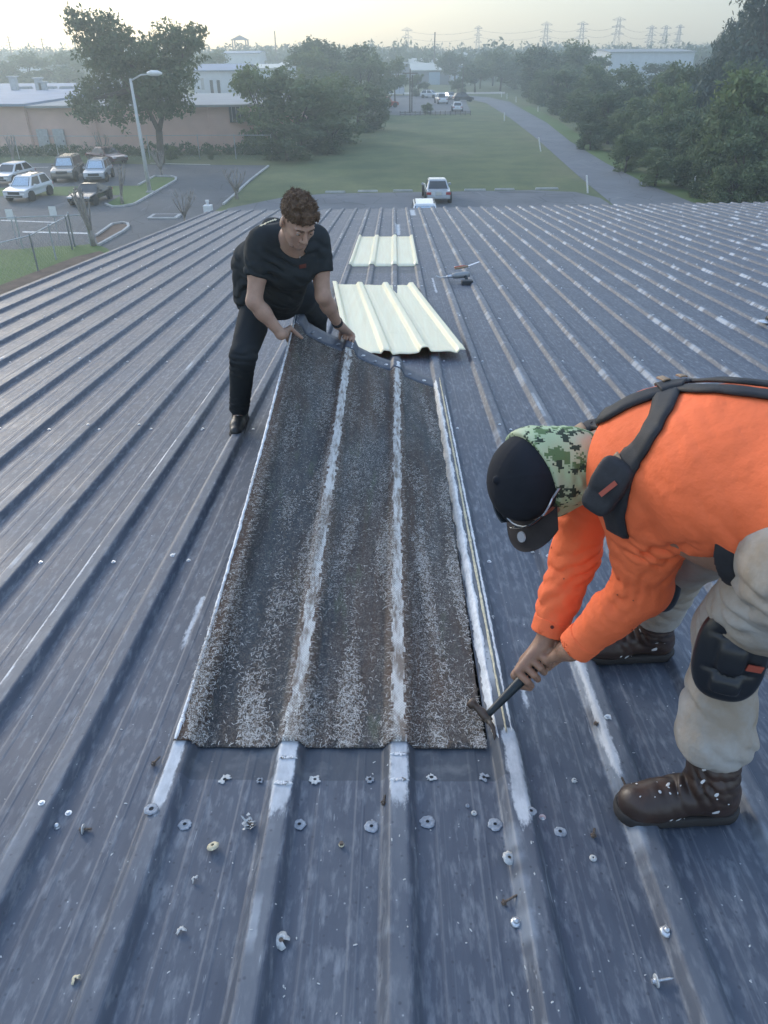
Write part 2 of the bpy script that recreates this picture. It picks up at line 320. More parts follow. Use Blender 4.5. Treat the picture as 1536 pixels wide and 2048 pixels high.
for n_, c_ in dict(car_white=(.72,.74,.76), car_bronze=(.20,.175,.145), car_silver=(.42,.45,.48), car_black=(.02,.022,.026), car_red=(.10,.02,.02), truck_orange=(.45,.10,.05)).items():
    M[n_] = mat(n_, c_, .25, .15, noise=(2,.05)); M[n_].node_tree.nodes['Principled BSDF'].inputs['Coat Weight'].default_value = .6
# ================================================================== GROUND AND SETTING
def PY(px, py, y):                                      # point of the vertical plane at distance y
    r = ray(px, py); return CP + y/r[1]*r
def sheet(name, pts, z, m, kind='structure', div=0):
    b = MB(); b.add([(p[0], p[1], z) for p in pts], [tuple(range(len(pts)))])
    o = b.build(name, m); o['kind'] = kind; return o
def GP(*ps): return [G(*p)[:2] for p in ps]
b = MB(); n_ = 40
for i in range(n_+1):
    for j in range(n_+1): b.v.append((-700+1400*i/n_, -60+740*j/n_, 0))
b.f = [(i*(n_+1)+j, (i+1)*(n_+1)+j, (i+1)*(n_+1)+j+1, i*(n_+1)+j+1) for i in range(n_) for j in range(n_)]; b.m = [0]*len(b.f)
b.build('ground', M['grass'])['kind'] = 'structure'
sheet('parking_lot', [(-90, 30)]+GP((-420, 322), (540, 331), (448, 409), (420, 430))+[(-8, 30)], .012, M['asphalt'])
sheet('rear_parking_strip', [(-13, 30), (-11.5, 48)]+GP((455, 417), (560, 396), (650, 387.5), (1065, 380.5), (1150, 384), (1200, 396))+[(16, 45), (16, 30)], .008, M['gravel'])
lane_l = [(930,197),(972,206),(1020,236),(1075,279),(1153,349),(1192,382),(1223,407)]; lane_r = [(935,191),(979,195),(1020,204),(1042,217),(1094,246),(1140,283),(1209,325),(1297,370),(1384,405)]
sheet('lane', GP(*lane_l)+[(14.5, 44), (14.5, 25), (32, 25)]+GP(*lane_r[::-1]), .016, M['lane'])
sheet('grass_verge', GP((1384,405),(1297,370),(1209,325),(1140,283),(1094,246),(1042,217),(1060,212),(1115,240),(1165,275),(1240,322),(1330,366),(1440,402)), .02, M['lawn'])
sheet('far_parking_lot', GP((770,191),(928,192),(942,226),(800,231),(765,228)), .012, M['gravel'])
sheet('far_road', GP((700,185.5),(1010,184),(1010,187.5),(700,189)), .014, M['kerb'])
Z1 = 2.8444
def z1(*ps): return [(x/Z1, y/Z1) for x, y in ps]
def z4(*ps): return [(x/Z1, 320+y/Z1) for x, y in ps]
sheet('grass_island', GP(*z1((-300,1078),(450,1062),(790,1058),(880,1008),(990,1012),(1000,1030),(765,1165),(640,1180),(600,1165),(690,1112),(-300,1120))), .03, M['lawn'])
sheet('soil_island', GP(*z4((545,440),(640,372),(700,362),(733,376),(700,410),(560,490))), .03, M['earth'])
sheet('front_lawn', GP((-400,500),(30,500),(100,493),(150,492),(190,488),(215,498))+[(-9, 30), (-60, 8), (-90, 30)], .024, M['lawn'])
sheet('soil_strip', GP((0,572),(70,545),(150,515),(200,503),(212,508),(130,560),(0,640)), .034, M['earth'])
def kerb(name, px, w=.16, h=.13, close=False):
    P = [Vector((*G(*p)[:2], 0)) for p in px]; b = MB(); n = len(P)
    L, Rr = [], []
    for i in range(n):
        a = P[(i-1) % n] if (close or i) else P[i]; c = P[(i+1) % n] if (close or i < n-1) else P[i]
        t = (c-a).normalized(); s = Vector((t.y, -t.x, 0))*w/2; L.append(P[i]+s); Rr.append(P[i]-s)
    for i in range(n if close else n-1):
        j = (i+1) % n; up = Vector((0, 0, h)); b.hexa([L[i], L[j], Rr[j], Rr[i], L[i]+up, L[j]+up, Rr[j]+up, Rr[i]+up])
    o = b.build(name, M['kerb']); o['kind'] = 'structure'; return o
kerb('kerb', z1((600,1165),(640,1180),(700,1178),(765,1165),(1000,1030),(1002,1014),(970,1005),(880,1006),(790,1056)))
kerb('kerb', z4((560,490),(700,412),(733,386),(728,368),(700,361),(640,370),(548,436)))
kerb('kerb', [(537,333),(500,362),(470,390),(447,410)])
b = MB()
P = [Vector((*G(*p)[:2], .018)) for p in [(45,463),(182,466),(182,468.5),(45,465.5)]]; b.add(P, [(0,1,2,3)])
for a_, c_ in (((0,337),(96,335)),((300,327),(420,330)),((0,442),(110,446))):
    p, q = G(*a_), G(*c_); b.add([(p[0],p[1],.018),(q[0],q[1],.018),(q[0],q[1]+.25,.018),(p[0],p[1]+.25,.018)], [(0,1,2,3)])
b.build('parking_markings', M['paint'])['kind'] = 'structure'
pp = G(330, 435); b = MB(); b.box((pp[0], pp[1], .06), (2.0, 1.4, .12)); b.box((pp[0], pp[1], .125), (1.5, 1.0, .02), mi=1)
tag(b.build('concrete_pad', [M['kerb'], M['asphalt']], bevel=.02), 'low pale concrete drain pad in the car park beyond the left roof edge', 'drain pad')

# ------------------------------------------------------------------ small ground furniture
ws = [((650,691),385.3,'leftmost'),((715,756),383.6,''),((786,826),382.8,''),((928,972),381.2,''),((993,1025),380,''),((1070,1117),378.6,'')]
wl = ['leftmost concrete wheel stop, beside the head of the man in black','second concrete wheel stop from the left along the field','concrete wheel stop just left of the white saloon','concrete wheel stop just right of the white saloon','short concrete wheel stop between the saloon and the lane','rightmost concrete wheel stop, nearest the lane']
for (xs, py, _), lb in zip(ws, wl):
    p, q = G(xs[0], py), G(xs[1], py); b = MB(); c = (p+q)/2; L_ = max(1.6, np.linalg.norm(q-p))
    b.hexa([(c[0]-L_/2,c[1]-.1,0),(c[0]+L_/2,c[1]-.1,0),(c[0]+L_/2,c[1]+.1,0),(c[0]-L_/2,c[1]+.1,0),(c[0]-L_/2+.05,c[1]-.06,.13),(c[0]+L_/2-.05,c[1]-.06,.13),(c[0]+L_/2-.05,c[1]+.06,.13),(c[0]-L_/2+.05,c[1]+.06,.13)])
    tag(b.build('wheel_stop', M['kerb'], bevel=.01), lb, 'wheel stop', 'wheel stops along the field')
posts = [((1176,386),(1173.5,352),.07,'white marker post at the near corner of the lane and the field'),((1082,303),(1077.5,276),.07,'white marker post halfway along the left edge of the lane'),((1009,242),(1009,225),.08,'white marker post on the left edge of the lane near its bend'),
 ((1076,224),(1076,213),.07,'white post on the right verge of the lane under the trees'),((1032,205),(1032,194),.07,'white post right of the bend, nearest of the cluster of three'),((1014,198),(1014,187),.07,'middle one of three white posts right of the bend'),((1003,194),(1003,185),.07,'farthest of three white posts right of the bend'),
 ((1383.5,385),(1394,343),.06,'white plastic post leaning right against the foot of the wood')]
for bs, tp, r, lb in posts:
    p = Vector(G(*bs)); q = Vector(PY(*tp, p.y)); b = MB(); b.tube([p-Vector((0,0,.1)), q], [r, r], 10); b.tube([q, q+(q-p).normalized()*.04], [r*1.08, r*.7], 10)
    tag(b.build('marker_post', M['pvc'], smooth=False), lb, 'marker post', 'white posts along the lane')
p = Vector(G(418, 432)); q = Vector(PY(416, 404, p.y)); rt = thing('vent_pipe', p, 'short white vent pipe on a white box just past the left corner of the eave', 'vent pipe')
b = MB(); b.box((p.x, p.y, .35), (.55, .5, .7)); b.build('box', M['pvc'], rt, bevel=.03); b = MB(); b.tube([(p.x,p.y,.7),(p.x,p.y,q.z)], .09, 10); b.tube([(p.x,p.y,q.z),(p.x,p.y,q.z+.12)], .13, 10); b.build('pipe', M['pvc'], rt)

# street lamp
p = Vector(G(300, 385)); tp = Vector(PY(268, 157, p.y)); tp.x = p.x-.10
rt = thing('street_lamp', p, 'tall pale car park lamp on the kerbed grass island in front of the big oak', 'street lamp')
b = MB(); b.tube([p, (p.x-.05, p.y, tp.z*.5), tp], [.16, .13, .09], 12); b.build('pole', M['pole'], rt, smooth=True)
ah = Vector(PY(324, 147, p.y)); b = MB(); b.tube([tp-Vector((0,0,.15)), tp.lerp(ah, .35)+Vector((0,0,.12)), tp.lerp(ah, .7)+Vector((0,0,.05)), ah-Vector((.5,0,-.02))], [.06,.05,.05,.05], 8); b.build('arm', M['pole'], rt, smooth=True)
b = MB(); b.tube([ah-Vector((1.1,0,0)), ah-Vector((.8,0,-.03)), ah-Vector((.3,0,-.02)), ah], [.10,.19,.18,.07], 10); b.build('lamp_head', M['pvc'], rt, smooth=True)
b = MB(); b.box((p.x, p.y, .06), (.5, .5, .12)); b.build('base_plate', M['kerb'], rt)

# ------------------------------------------------------------------ chain link fences
def chain_fence(pts, h, label, post_r=.045, mesh=.32, every=None, rail=True):
    P = [Vector((*G(*q)[:2], 0)) for q in pts]; rt = thing('chain_link_fence', P[0], label, 'fence')
    w = MB(); r_ = MB()
    for a, c in zip(P, P[1:]):
        L_ = (c-a).length; t = (c-a)/L_; nn = Vector((-t.y, t.x, 0)); n = max(2, int(L_/mesh))
        if rail: r_.tube([a+Vector((0,0,h)), c+Vector((0,0,h))], .032, 6)
        for k in range(-int(h/mesh), n):
            for s in (1, -1):
                u0, u1 = k*mesh, k*mesh+h; z0, z1_ = (0, h) if s > 0 else (h, 0)
                if u0 < 0: z0 += (-u0)*s; u0 = 0
                if u1 > L_: z1_ -= (u1-L_)*s; u1 = L_
                if u1-u0 < .05: continue
                A, B_ = a+t*u0+Vector((0,0,z0)), a+t*u1+Vector((0,0,z1_)); d = Vector((0,0,.0045)); 
                w.add([A-d, B_-d, B_+d, A+d], [(0,1,2,3)])
        m = max(1, round(L_/(every or 3.0)))
        for k in range(m+1):
            q = a+t*(L_*k/m); pb = MB(); pb.tube([q, q+Vector((0,0,h+.06))], post_r, 8); pb.tube([q+Vector((0,0,h+.06)), q+Vector((0,0,h+.1))], [post_r*1.2, post_r*.5], 8); pb.build('post', M['galv'], rt)
    w.build('wire_mesh', M['galv'], rt)
    if rail: r_.build('top_rail', M['galv'], rt)
    return rt
chain_fence([(-60,583),(77,543),(145,500),(150,492)], 1.75, 'galvanised chain link fence slanting from the roof edge to the near tree stump')
chain_fence([(-60,503),(150,494),(182,492)], 1.7, 'galvanised chain link fence running straight along the soil island', mesh=.36)
chain_fence([(-40,318),(200,320),(400,318),(545,318)], 2.2, 'long thin wire fence in front of the peach wall', mesh=.7, every=4.6)
for bx, lb in (((100,480),'left one of two small white signs on posts at the front parking bays'),((340,460),'right one of two small white signs on posts at the front parking bays')):
    q = Vector(G(bx[0]/Z1, 320+bx[1]/Z1)); rt = thing('parking_sign', q, lb, 'sign', 'small white signs at the front bays')
    b = MB(); b.tube([q, q+Vector((0,0,1.9))], .03, 8); b.build('post', M['galv'], rt)
    b = MB(); b.box((q.x, q.y-.04, 1.65), (.42, .02, .55)); b.build('panel', M['pvc'], rt, bevel=.01)

# ------------------------------------------------------------------ cars
def make_car(name, loc, face, body, label, kind='suv', shade=False, group=None):
    """face: heading in degrees, 0 = nose towards -Y (towards the camera)"""
    rt = thing(name, loc, label, 'car', group, math.radians(face))
    L_, Wd, H = {'suv': (4.4,1.82,1.62), 'sedan': (4.7,1.83,1.45), 'hatch': (4.3,1.8,1.5), 'truck4': (4.8,1.9,1.85), 'sports': (4.3,1.8,1.25), 'pickup': (5.6,2.0,1.85)}[kind]
    hb = {'suv': .98, 'sedan': .90, 'hatch': .92, 'truck4': 1.15, 'sports': .80, 'pickup': 1.1}[kind]
    y0, y1 = -L_/2, L_/2; hw = Wd/2
    prof = [(y0+.05,.32),(y0,.55),(y0+.06,hb*.80),(y0+.55,hb*.90),(y0+1.25,hb),(y1-(.9 if kind in('sedan','sports') else .1),hb*1.03),(y1-.06,hb*.98),(y1,.62),(y1-.06,.34)]
    b = MB(); rows = []
    for y, z in prof:
        k = 1-.08*max(0, (abs(y)-L_*.38)/(L_*.12)); rows.append((y, z, k))
    n = len(rows); vs = []; 
    for xk in (-1, -.93, .93, 1):
        for y, z, k in rows: vs.append((xk*hw*k, y, z if abs(xk) < .99 else min(z, hb*.86) if z > .4 else z))
    fs = [(c*n+i, (c+1)*n+i, (c+1)*n+i+1, c*n+i+1) for c in range(3) for i in range(n-1)]
    fs += [tuple(range(n)), tuple(3*n+i for i in reversed(range(n)))] + [(c*n, (c+1)*n, (c+1)*n+n-1, c*n+n-1) for c in range(3)]
    b.add(vs, fs)
    b.build('body', M[body], rt, local=True, smooth=False, bevel=.05)
    # greenhouse: glass block with roof and pillars
    c0, c1, r0, r1 = {'suv': (y0+1.05,y1-.12,y0+1.75,y1-.55), 'sedan': (y0+1.25,y1-.75,y0+2.0,y1-1.45), 'hatch': (y0+1.0,y1-.15,y0+1.8,y1-.75), 'truck4': (y0+1.25,y1-.1,y0+1.75,y1-.3), 'sports': (y0+1.4,y1-.6,y0+2.05,y1-1.5), 'pickup': (y0+1.4,y0+3.5,y0+1.95,y0+3.3)}[kind]
    w0, w1 = hw*.90, hw*.72; zb, zt = hb*.97, H-.06
    low = [(-w0,c0,zb),(w0,c0,zb),(w0,c1,zb),(-w0,c1,zb)]; up = [(-w1,r0,zt),(w1,r0,zt),(w1,r1,zt),(-w1,r1,zt)]
    b = MB(); b.hexa(low+up); 
    b.build('cabin', M[body], rt, local=True, bevel=.04)
    def pane(nm, a, c, d, e_, inset, m, push):
        a, c, d, e_ = map(Vector, (a, c, d, e_)); ce = (a+c+d+e_)/4; nrm = (c-a).cross(e_-a).normalized()
        if nrm.dot(ce-Vector((0, (c0+c1)/2, zb))) < 0: nrm = -nrm
        q = [v.lerp(ce, inset)+nrm*push for v in (a, c, d, e_)]; b = MB(); b.add(q+[v-nrm*.02 for v in q], [(0,1,2,3),(4,7,6,5),(0,4,5,1),(1,5,6,2),(2,6,7,3),(3,7,4,0)])
        return b.build(nm, m, rt, local=True)
    pane('windscreen', low[0], low[1], up[1], up[0], .13, M['glass'], .008)
    if shade:
        pane('sunshade', low[0], low[1], up[1], up[0], .2, M['sunshade'], .013)
    pane('rear_window', low[2], low[3], up[3], up[2], .15, M['glass'], .008)
    for s in (0, 1):
        i, j = (0, 3) if s == 0 else (1, 2); A, B_, C_, D_ = map(Vector, (low[i], low[j], up[j], up[i]))
        for t0, t1 in ((.04, .48), (.52, .96)) if kind != 'pickup' else ((.05, .95),):
            pane('side_window', A.lerp(B_, t0), A.lerp(B_, t1), D_.lerp(C_, t1), D_.lerp(C_, t0), .12, M['glass'], .008)
    b = MB(); b.box((0, (r0+r1)/2, H-.03), (w1*2-.06, r1-r0-.1, .06), taper=(.9, .93)); b.build('roof', M[body], rt, local=True, bevel=.02)
    wr = .40 if kind in ('truck4', 'pickup') else .34
    for y in (y0+.85, y1-.85):
        for s in (-1, 1):
            a_ = MB(); a_.lathe((s*(hw-.02)-.10, y, wr), [(wr+.05,0),(wr+.05,.2)], 20, ax='x'); a_.build('wheel_arch', M['tyre'], rt, local=True)
            w = MB(); w.lathe((s*(hw-.06)-.11, y, wr), [(wr*.8,0),(wr,.03),(wr,.21),(wr*.8,.24)], 20, ax='x'); wo_ = w.build('wheel', M['tyre'], rt, local=True)
            r_ = MB(); r_.lathe((s*(hw+.055)-.01, y, wr), [(wr*.62,0),(wr*.6,.02)], 12, ax='x'); r_.build('rim', M['rim'], wo_, local=True)
    for s in (-1, 1):
        b = MB(); b.box((s*hw*.70, y0+.07, hb*.74), (.42, .12, .16)); b.build('headlight', M['lamp_clear'], rt, local=True, bevel=.03)
        b = MB(); b.box((s*hw*.76, y1-.04, hb*.80), (.34, .12, .18)); b.build('tail_light', M['lamp_red'], rt, local=True, bevel=.03)
        b = MB(); b.box((s*(hw+.09), c0+.45, zb+.08), (.2, .12, .14)); b.build('mirror', M[body], rt, local=True, bevel=.03)
    b = MB(); b.box((0, y0+.03, hb*.66), (Wd*.5, .1, .2)); b.box((0, y0+.02, .42), (Wd*.7, .1, .12)); b.build('grille', M['dark'], rt, local=True, bevel=.02)
    b = MB(); b.box((0, y1+.01, .48), (Wd*.86, .12, .2)); b.build('bumper', M[body], rt, local=True, bevel=.04)
    b = MB(); b.box((0, y1+.03, .72), (.4, .02, .18)); b.build('number_plate', M['plate'], rt, local=True)
    if kind in ('suv', 'truck4'):
        for s in (-1, 1): b = MB(); b.bar((s*w1*.88, r0+.2, H+.05), (s*w1*.88, r1-.2, H+.05), .05); b.build('roof_rail', M['dark'], rt, local=True)
    if kind == 'pickup':
        b = MB(); b.box((0, y0+4.5, hb+.02), (Wd*.82, 1.8, .1)); b.build('cargo_bed', M['dark'], rt, local=True)
    return rt
def gp(px, py): p = G(px, py); return (p[0], p[1], .014)
make_car('parked_car', gp(62,396), -6, 'car_white', 'white crossover with a silver sunshade parked in front of the grass strip', 'suv', True)
make_car('parked_car', gp(30,364), -8, 'car_white', 'white hatchback at the left edge behind the grass strip', 'hatch')
make_car('parked_car', gp(140,358), 8, 'car_bronze', 'bronze boxy off-roader with a silver sunshade', 'truck4', True)
make_car('parked_car', gp(200,359), 8, 'car_silver', 'silver crossover with a sunshade beside the bronze off-roader', 'suv', True)
make_car('parked_car', gp(184,404), -4, 'car_black', 'low black sports car behind the bare stump tree', 'sports')
make_car('parked_car', gp(216,326), 52, 'car_red', 'dark red car side-on behind the silver crossover', 'sedan')
make_car('parked_car', gp(872.5,398), 181, 'car_silver', 'white silver saloon seen from behind at the edge of the field', 'sedan')
make_car('parked_van', gp(848,462), 0, 'car_white', 'white van whose windscreen and roof just show over the far eave', 'suv', True)
make_car('far_car', gp(914,222), 178, 'car_white', 'small white car nearest the field in the far lot', 'hatch')
make_car('far_pickup', gp(882,207), 186, 'car_white', 'white pickup truck in the middle of the far lot', 'pickup')
make_car('far_car', gp(860,196), 60, 'car_white', 'white estate car at the back of the far lot', 'suv')
make_car('far_car', gp(900,199), 20, 'car_silver', 'silver car partly behind the white pickup', 'sedan')
make_car('far_car', gp(926,203), 100, 'car_black', 'dark car at the right end of the far lot', 'suv')
make_car('far_truck', gp(768,215), 120, 'truck_orange', 'orange truck half hidden by the trees left of the far lot', 'pickup')

# ------------------------------------------------------------------ buildings
def zat(py, y, px=768): return float(PY(px, py, y)[2])
A_, B_ = G(-150, 306), G(545, 306); zt = 4.35; yb = 91.0
rt = thing('peach_building', (-30, yb, 0), 'long peach block building with a flat roof behind the car park', 'building')
xc = float(PY(48, 205, yb)[0])
b = MB(); b.box(((-75+xc)/2, yb+30, zt/2+.1), (xc+75, 60, zt+.2)); b.build('left_wall', M['peach'], rt)
b = MB(); b.box(((xc+.01-11)/2, yb+12.5, zt/2), (-11-xc, 24.6, zt)); b.build('wall', M['peach'], rt)
b = MB(); b.box(((-75+xc)/2, yb+29.7, zt+.32), (xc+75.5, 61, .25)); b.build('left_roof', M['roofb'], rt)
b = MB(); b.box(((xc-11)/2+.2, yb+12.2, zt+.12), (-11-xc+.2, 25.4, .22)); b.build('roof', M['roofw'], rt)
for px in (52, 188, 416): 
    x = float(PY(px, 240, yb-.1)[0]); b = MB(); b.box((x, yb-.07, zt/2), (.13, .12, zt)); b.build('downpipe', M['peach'], rt)
for px in (90, 122):
    x = float(PY(px, 290, yb)[0]); b = MB(); b.box((x, yb-.05, 1.15), (1.25, .12, 2.3)); f = b.build('door', M['galv'], rt, bevel=.02); b = MB(); b.box((x+.45, yb-.15, 1.1), (.08, .08, .16)); b.build('handle', M['dark'], f)
p = PY(473, 228, yb); b = MB(); b.box((p[0], yb-.08, p[2]), (1.5, .18, 1.6)); w = b.build('window', M['dark'], rt); 
for k in (-1, 0, 1): b = MB(); b.box((p[0]+k*.45, yb-.2, p[2]), (.05, .05, 1.5)); b.build('window_bar', M['galv'], w)
for px, py, h_, lb in ((24,150,1.6,'square flue with a cap at the far left of the peach building roof'),(74,150,1.4,'tall pale roof vent, the middle flue of the peach building'),(83,158,.9,'short pale roof vent beside the middle flue')):
    q = PY(px, py, 124); b = MB(); zb_ = zt+.45; b.box((q[0], 124, zb_+h_/2), (.9, .9, h_)); b.box((q[0], 124, zb_+h_+.08), (1.3, 1.3, .16)); tag(b.build('roof_vent', M['galv'], bevel=.03), lb, 'roof vent')
for px, lb in ((45,'low flat skylight on the blue grey roof, left one'),(95,'low flat skylight on the blue grey roof, middle one'),(133,'low flat skylight on the blue grey roof, right one')):
    q = PY(px, 162, 128); b = MB(); b.box((q[0], 128, zt+.6), (2.2, 1.6, .35), taper=(.85,.8)); tag(b.build('roof_skylight', M['roofw']), lb, 'skylight', 'low skylights on the blue grey roof')
def shed(name, x0, x1, y, d, zw, zr, wm, rm, label, doors=(), front=True):
    rt = thing(name, ((x0+x1)/2, y, 0), label, 'building'); b = MB(); b.box(((x0+x1)/2, y+d/2, zw/2), (x1-x0, d, zw)); b.build('wall', wm, rt)
    b = MB(); e_ = .4; ym = y+d*.6
    for (ya, za), (yc, zc) in (((y-e_, zw), (ym, zr)), ((ym, zr), (y+d+e_, zw))):
        b.hexa([(x0-e_,ya,za),(x1+e_,ya,za),(x1+e_,yc,zc),(x0-e_,yc,zc),(x0-e_,ya,za+.2),(x1+e_,ya,za+.2),(x1+e_,yc,zc+.2),(x0-e_,yc,zc+.2)])
    b.build('roof', rm, rt)
    for s in (x0+.05, x1-.05):
        b = MB(); b.add([(s,y,zw-.02),(s,y+d,zw-.02),(s,ym,zr)], [(0,1,2)]); b.build('gable', wm, rt)
    for xa, xb, za, zb_, mm in doors:
        b = MB(); b.box(((xa+xb)/2, y-.05, (za+zb_)/2), (xb-xa, .12, zb_-za)); b.build('door' if za < .1 else 'window', mm, rt)
    return rt
X = lambda px, y: float(PY(px, 150, y)[0])
shed('warehouse', X(823,270), X(899,270), 270, 16, 3.8, 5.6, M['grey_wall'], M['tin'], 'grey shed with a pale blue roller door near the far lot', [(X(858,270), X(880,270), 0, 3.4, M['door_blue'])])
shed('warehouse', X(802,300), X(884,300), 300, 22, 5.2, 6.6, M['grey_wall'], M['tin'], 'pale roofed shed directly behind the one with the blue door')
shed('warehouse', X(903,290), X(935,290), 290, 14, 3.9, 4.3, M['white_wall'], M['roofb'], 'low canopy building right of the shed with the blue door')
shed('warehouse', X(925,330), X(965,330), 330, 20, 5.5, 8.2, M['white_wall'], M['tin'], 'white gabled building between far trees right of the sheds')
shed('warehouse', X(385,168), X(482,168), 168, 20, 6.1, 7.0, M['white_wall'], M['roofb'], 'white metal building behind the peach building roof', [(X(418,168), X(424,168), 0, 4.6, M['dark']), (X(432,168), X(438,168), 0, 4.6, M['dark']), (X(400,168), X(406,168), 3, 5, M['galv'])])
shed('warehouse', X(440,215), X(560,215), 215, 20, 5.6, 6.3, M['white_wall'], M['tin'], 'long pale building left of the round trees')
shed('warehouse', X(445,300), X(520,300), 300, 20, 8.6, 9.2, M['white_wall'], M['roofb'], 'white building below the lookout tower')
shed('warehouse', X(1215,270), X(1382,270), 270, 30, 8.3, 9.0, M['white_wall'], M['roofw'], 'long white building seen over the wood on the right')
shed('warehouse', X(-60,260), X(30,260), 260, 20, 6.0, 7.0, M['white_wall'], M['roofb'], 'pale building at the left edge behind the blue grey roof')
shed('warehouse', X(556,240), X(618,240), 240, 20, 5.9, 6.3, M['white_wall'], M['tin'], 'pale roof glimpsed between the round topped trees')
shed('warehouse', X(745,330), X(800,330), 330, 20, 6.3, 7.2, M['white_wall'], M['tin'], 'pale shed just left of the big tin roofs')
for px, lb in (((765,785),'left one of two white box trailers in the far lot'),((788.5,809),'right one of two white box trailers in the far lot')):
    y = float(G(775, 192)[1]); x0, x1 = X(px[0], y), X(px[1], y); rt = thing('box_trailer', ((x0+x1)/2, y, 0), lb, 'trailer', 'white box trailers')
    b = MB(); b.box(((x0+x1)/2, y+2.4, 1.5), (x1-x0, 4.8, 2.1)); b.build('body', M['white_wall'], rt, bevel=.05)
    b = MB(); c_ = (x0+x1)/2; b.add([(x0,y,2.55),(x1,y,2.55),(c_,y,2.95),(x0,y+4.8,2.55),(x1,y+4.8,2.55),(c_,y+4.8,2.95)], [(0,1,2),(5,4,3),(0,2,5,3),(2,1,4,5)]); b.build('roof', M['white_wall'], rt)
    for s in (x0+.2, x1-.2): b = MB(); b.lathe((s-.1, y+2.6, .34), [(.34,0),(.34,.2)], 14, ax='x'); b.build('wheel', M['tyre'], rt)
    b = MB(); b.box(((x0+x1)/2, y-.02, 1.5), (.04, .04, 1.9)); b.build('door_seam', M['dark'], rt)
# low dark fence at the back of the field
p, q = G(800, 231), G(940, 230); b = MB()
for k in range(15): t = k/14; b.box((p[0]+(q[0]-p[0])*t, p[1]-.4, .35), (.12, .12, .7))
b.box(((p[0]+q[0])/2, p[1]-.4, .5), (q[0]-p[0], .06, .1)); b.box(((p[0]+q[0])/2, p[1]-.4, .22), (q[0]-p[0], .06, .1))
tag(b.build('low_fence', M['wood']), 'low dark rail fence between the field and the far lot', 'fence')

# ------------------------------------------------------------------ poles, pylons, tower
def pole(px, pyt, y, lb, cross=1, r=.16, grp='utility poles on the skyline'):
    t = PY(px, pyt, y); rt = thing('utility_pole', (t[0], y, 0), lb, 'utility pole', grp); b = MB(); b.tube([(t[0], y, 0), (t[0], y, t[2])], [r, r*.7], 8); b.build('pole', M['wood'], rt)
    for k in range(cross): b = MB(); b.box((t[0], y, t[2]-.7-1.6*k), (2.6, .16, .18)); b.build('crossarm', M['wood'], rt)
pole(15, 71, 330, 'leftmost utility pole on the skyline', 3, .3); pole(82, 75, 330, 'utility pole left of the big oak, second from the left edge', 3, .3); pole(147, 75, 330, 'utility pole just touching the left side of the oak crown', 3, .3)
pole(549, 62, 320, 'bare utility pole right of the lookout tower', 0, .3); pole(600, 82, 420, 'small far utility pole beside the round topped trees', 1, .3); pole(870, 64, 290, 'utility pole above the tin roofed sheds', 0, .28)
pole(820.5, 137, float(G(823,226)[1]), 'near utility pole standing at the front of the far lot', 1, .14, None); pole(824.5, 150, float(G(823,226)[1])+1.2, 'shorter pole close behind the near utility pole', 0, .13, None); pole(927, 133, float(G(927,198)[1]), 'thin pole at the right of the far lot', 0, .13, None)
pole(1077, 88, 240, 'pole rising from the wood right of the lane', 1, .2, None); pole(1003, 97, 380, 'thin far pole over the lane bend', 0, .2, None)
def pylon(px, pyt, w, lb, y=560, arms=3):
    t = PY(px, pyt, y); w *= .72; x, H = float(t[0]), float(t[2]); rt = thing('lattice_pylon', (x, y, 0), lb, 'pylon', 'power pylons on the horizon')
    b = MB(); s0, s1 = w, w*.25; th = .24
    for sx in (-1, 1):
        for sy in (-1, 1): b.bar((x+sx*s0, y+sy*s0, 0), (x+sx*s1, y+sy*s1, H), th)
    n = 9
    for k in range(n):
        f0, f1 = k/n, (k+1)/n; a0, a1 = s0+(s1-s0)*f0, s0+(s1-s0)*f1
        b.bar((x-a0, y-a0, H*f0), (x+a1, y-a1, H*f1), th*.5); b.bar((x+a0, y-a0, H*f0), (x-a1, y-a1, H*f1), th*.5)
    b.build('tower', M['pylon'], rt)
    for k in range(arms): b = MB(); z = H-1-k*3.7; b.bar((x-w*1.6, y, z), (x+w*1.6, y, z), .4, .3); b.bar((x-w*1.6, y, z), (x, y, z+1.6), .2); b.bar((x+w*1.6, y, z), (x, y, z+1.6), .2); b.build('crossarm', M['pylon'], rt)
for a_ in ((814,57,3.0,'pylon above the tin roofed sheds'),(957,53,2.2,'narrow pylon right of the sheds with drum shaped head'),(1094,46,3.2,'pylon left of the wood crest, farthest left of the right hand row'),(1166,45,3.2,'pylon directly over the high wood crest'),(1239,36,3.6,'tallest looking pylon in the right hand row'),
    (1304,53,3.0,'pylon right of the tallest looking one'),(1333,53,3.0,'pylon second from the feathery tall tree'),(1361,51,2.4,'pylon nearest the feathery tall tree')): pylon(a_[0], a_[1], a_[2], a_[3])
wv = MB()
for (p0, p1), y in ((((814,62),(957,60)),560),(((957,60),(1094,56)),560),(((1094,56),(1166,55)),560),(((1166,55),(1239,50)),560),(((1239,50),(1304,60)),560),(((1304,60),(1361,60)),560)):
    for dz in (0, -3.7):
        A, B2 = PY(*p0, y), PY(*p1, y); pts = [A+(B2-A)*t+np.array([0,0,dz-18*t*(1-t)*.5]) for t in np.linspace(0, 1, 9)]; wv.tube(pts, .10, 4)
tag(wv.build('power_lines', M['pylon']), 'thin power lines strung between the horizon pylons', 'power lines')
y = 400; t = PY(479, 70, y); x, H = float(t[0]), float(t[2]); rt = thing('lookout_tower', (x, y, 0), 'square lookout tower with a hipped roof on the skyline', 'tower'); s = 3.0
b = MB()
for sx in (-1, 1):
    for sy in (-1, 1): b.bar((x+sx*s, y+sy*s, 0), (x+sx*s, y+sy*s, H-2), .55)
b.build('frame', M['dark'], rt)
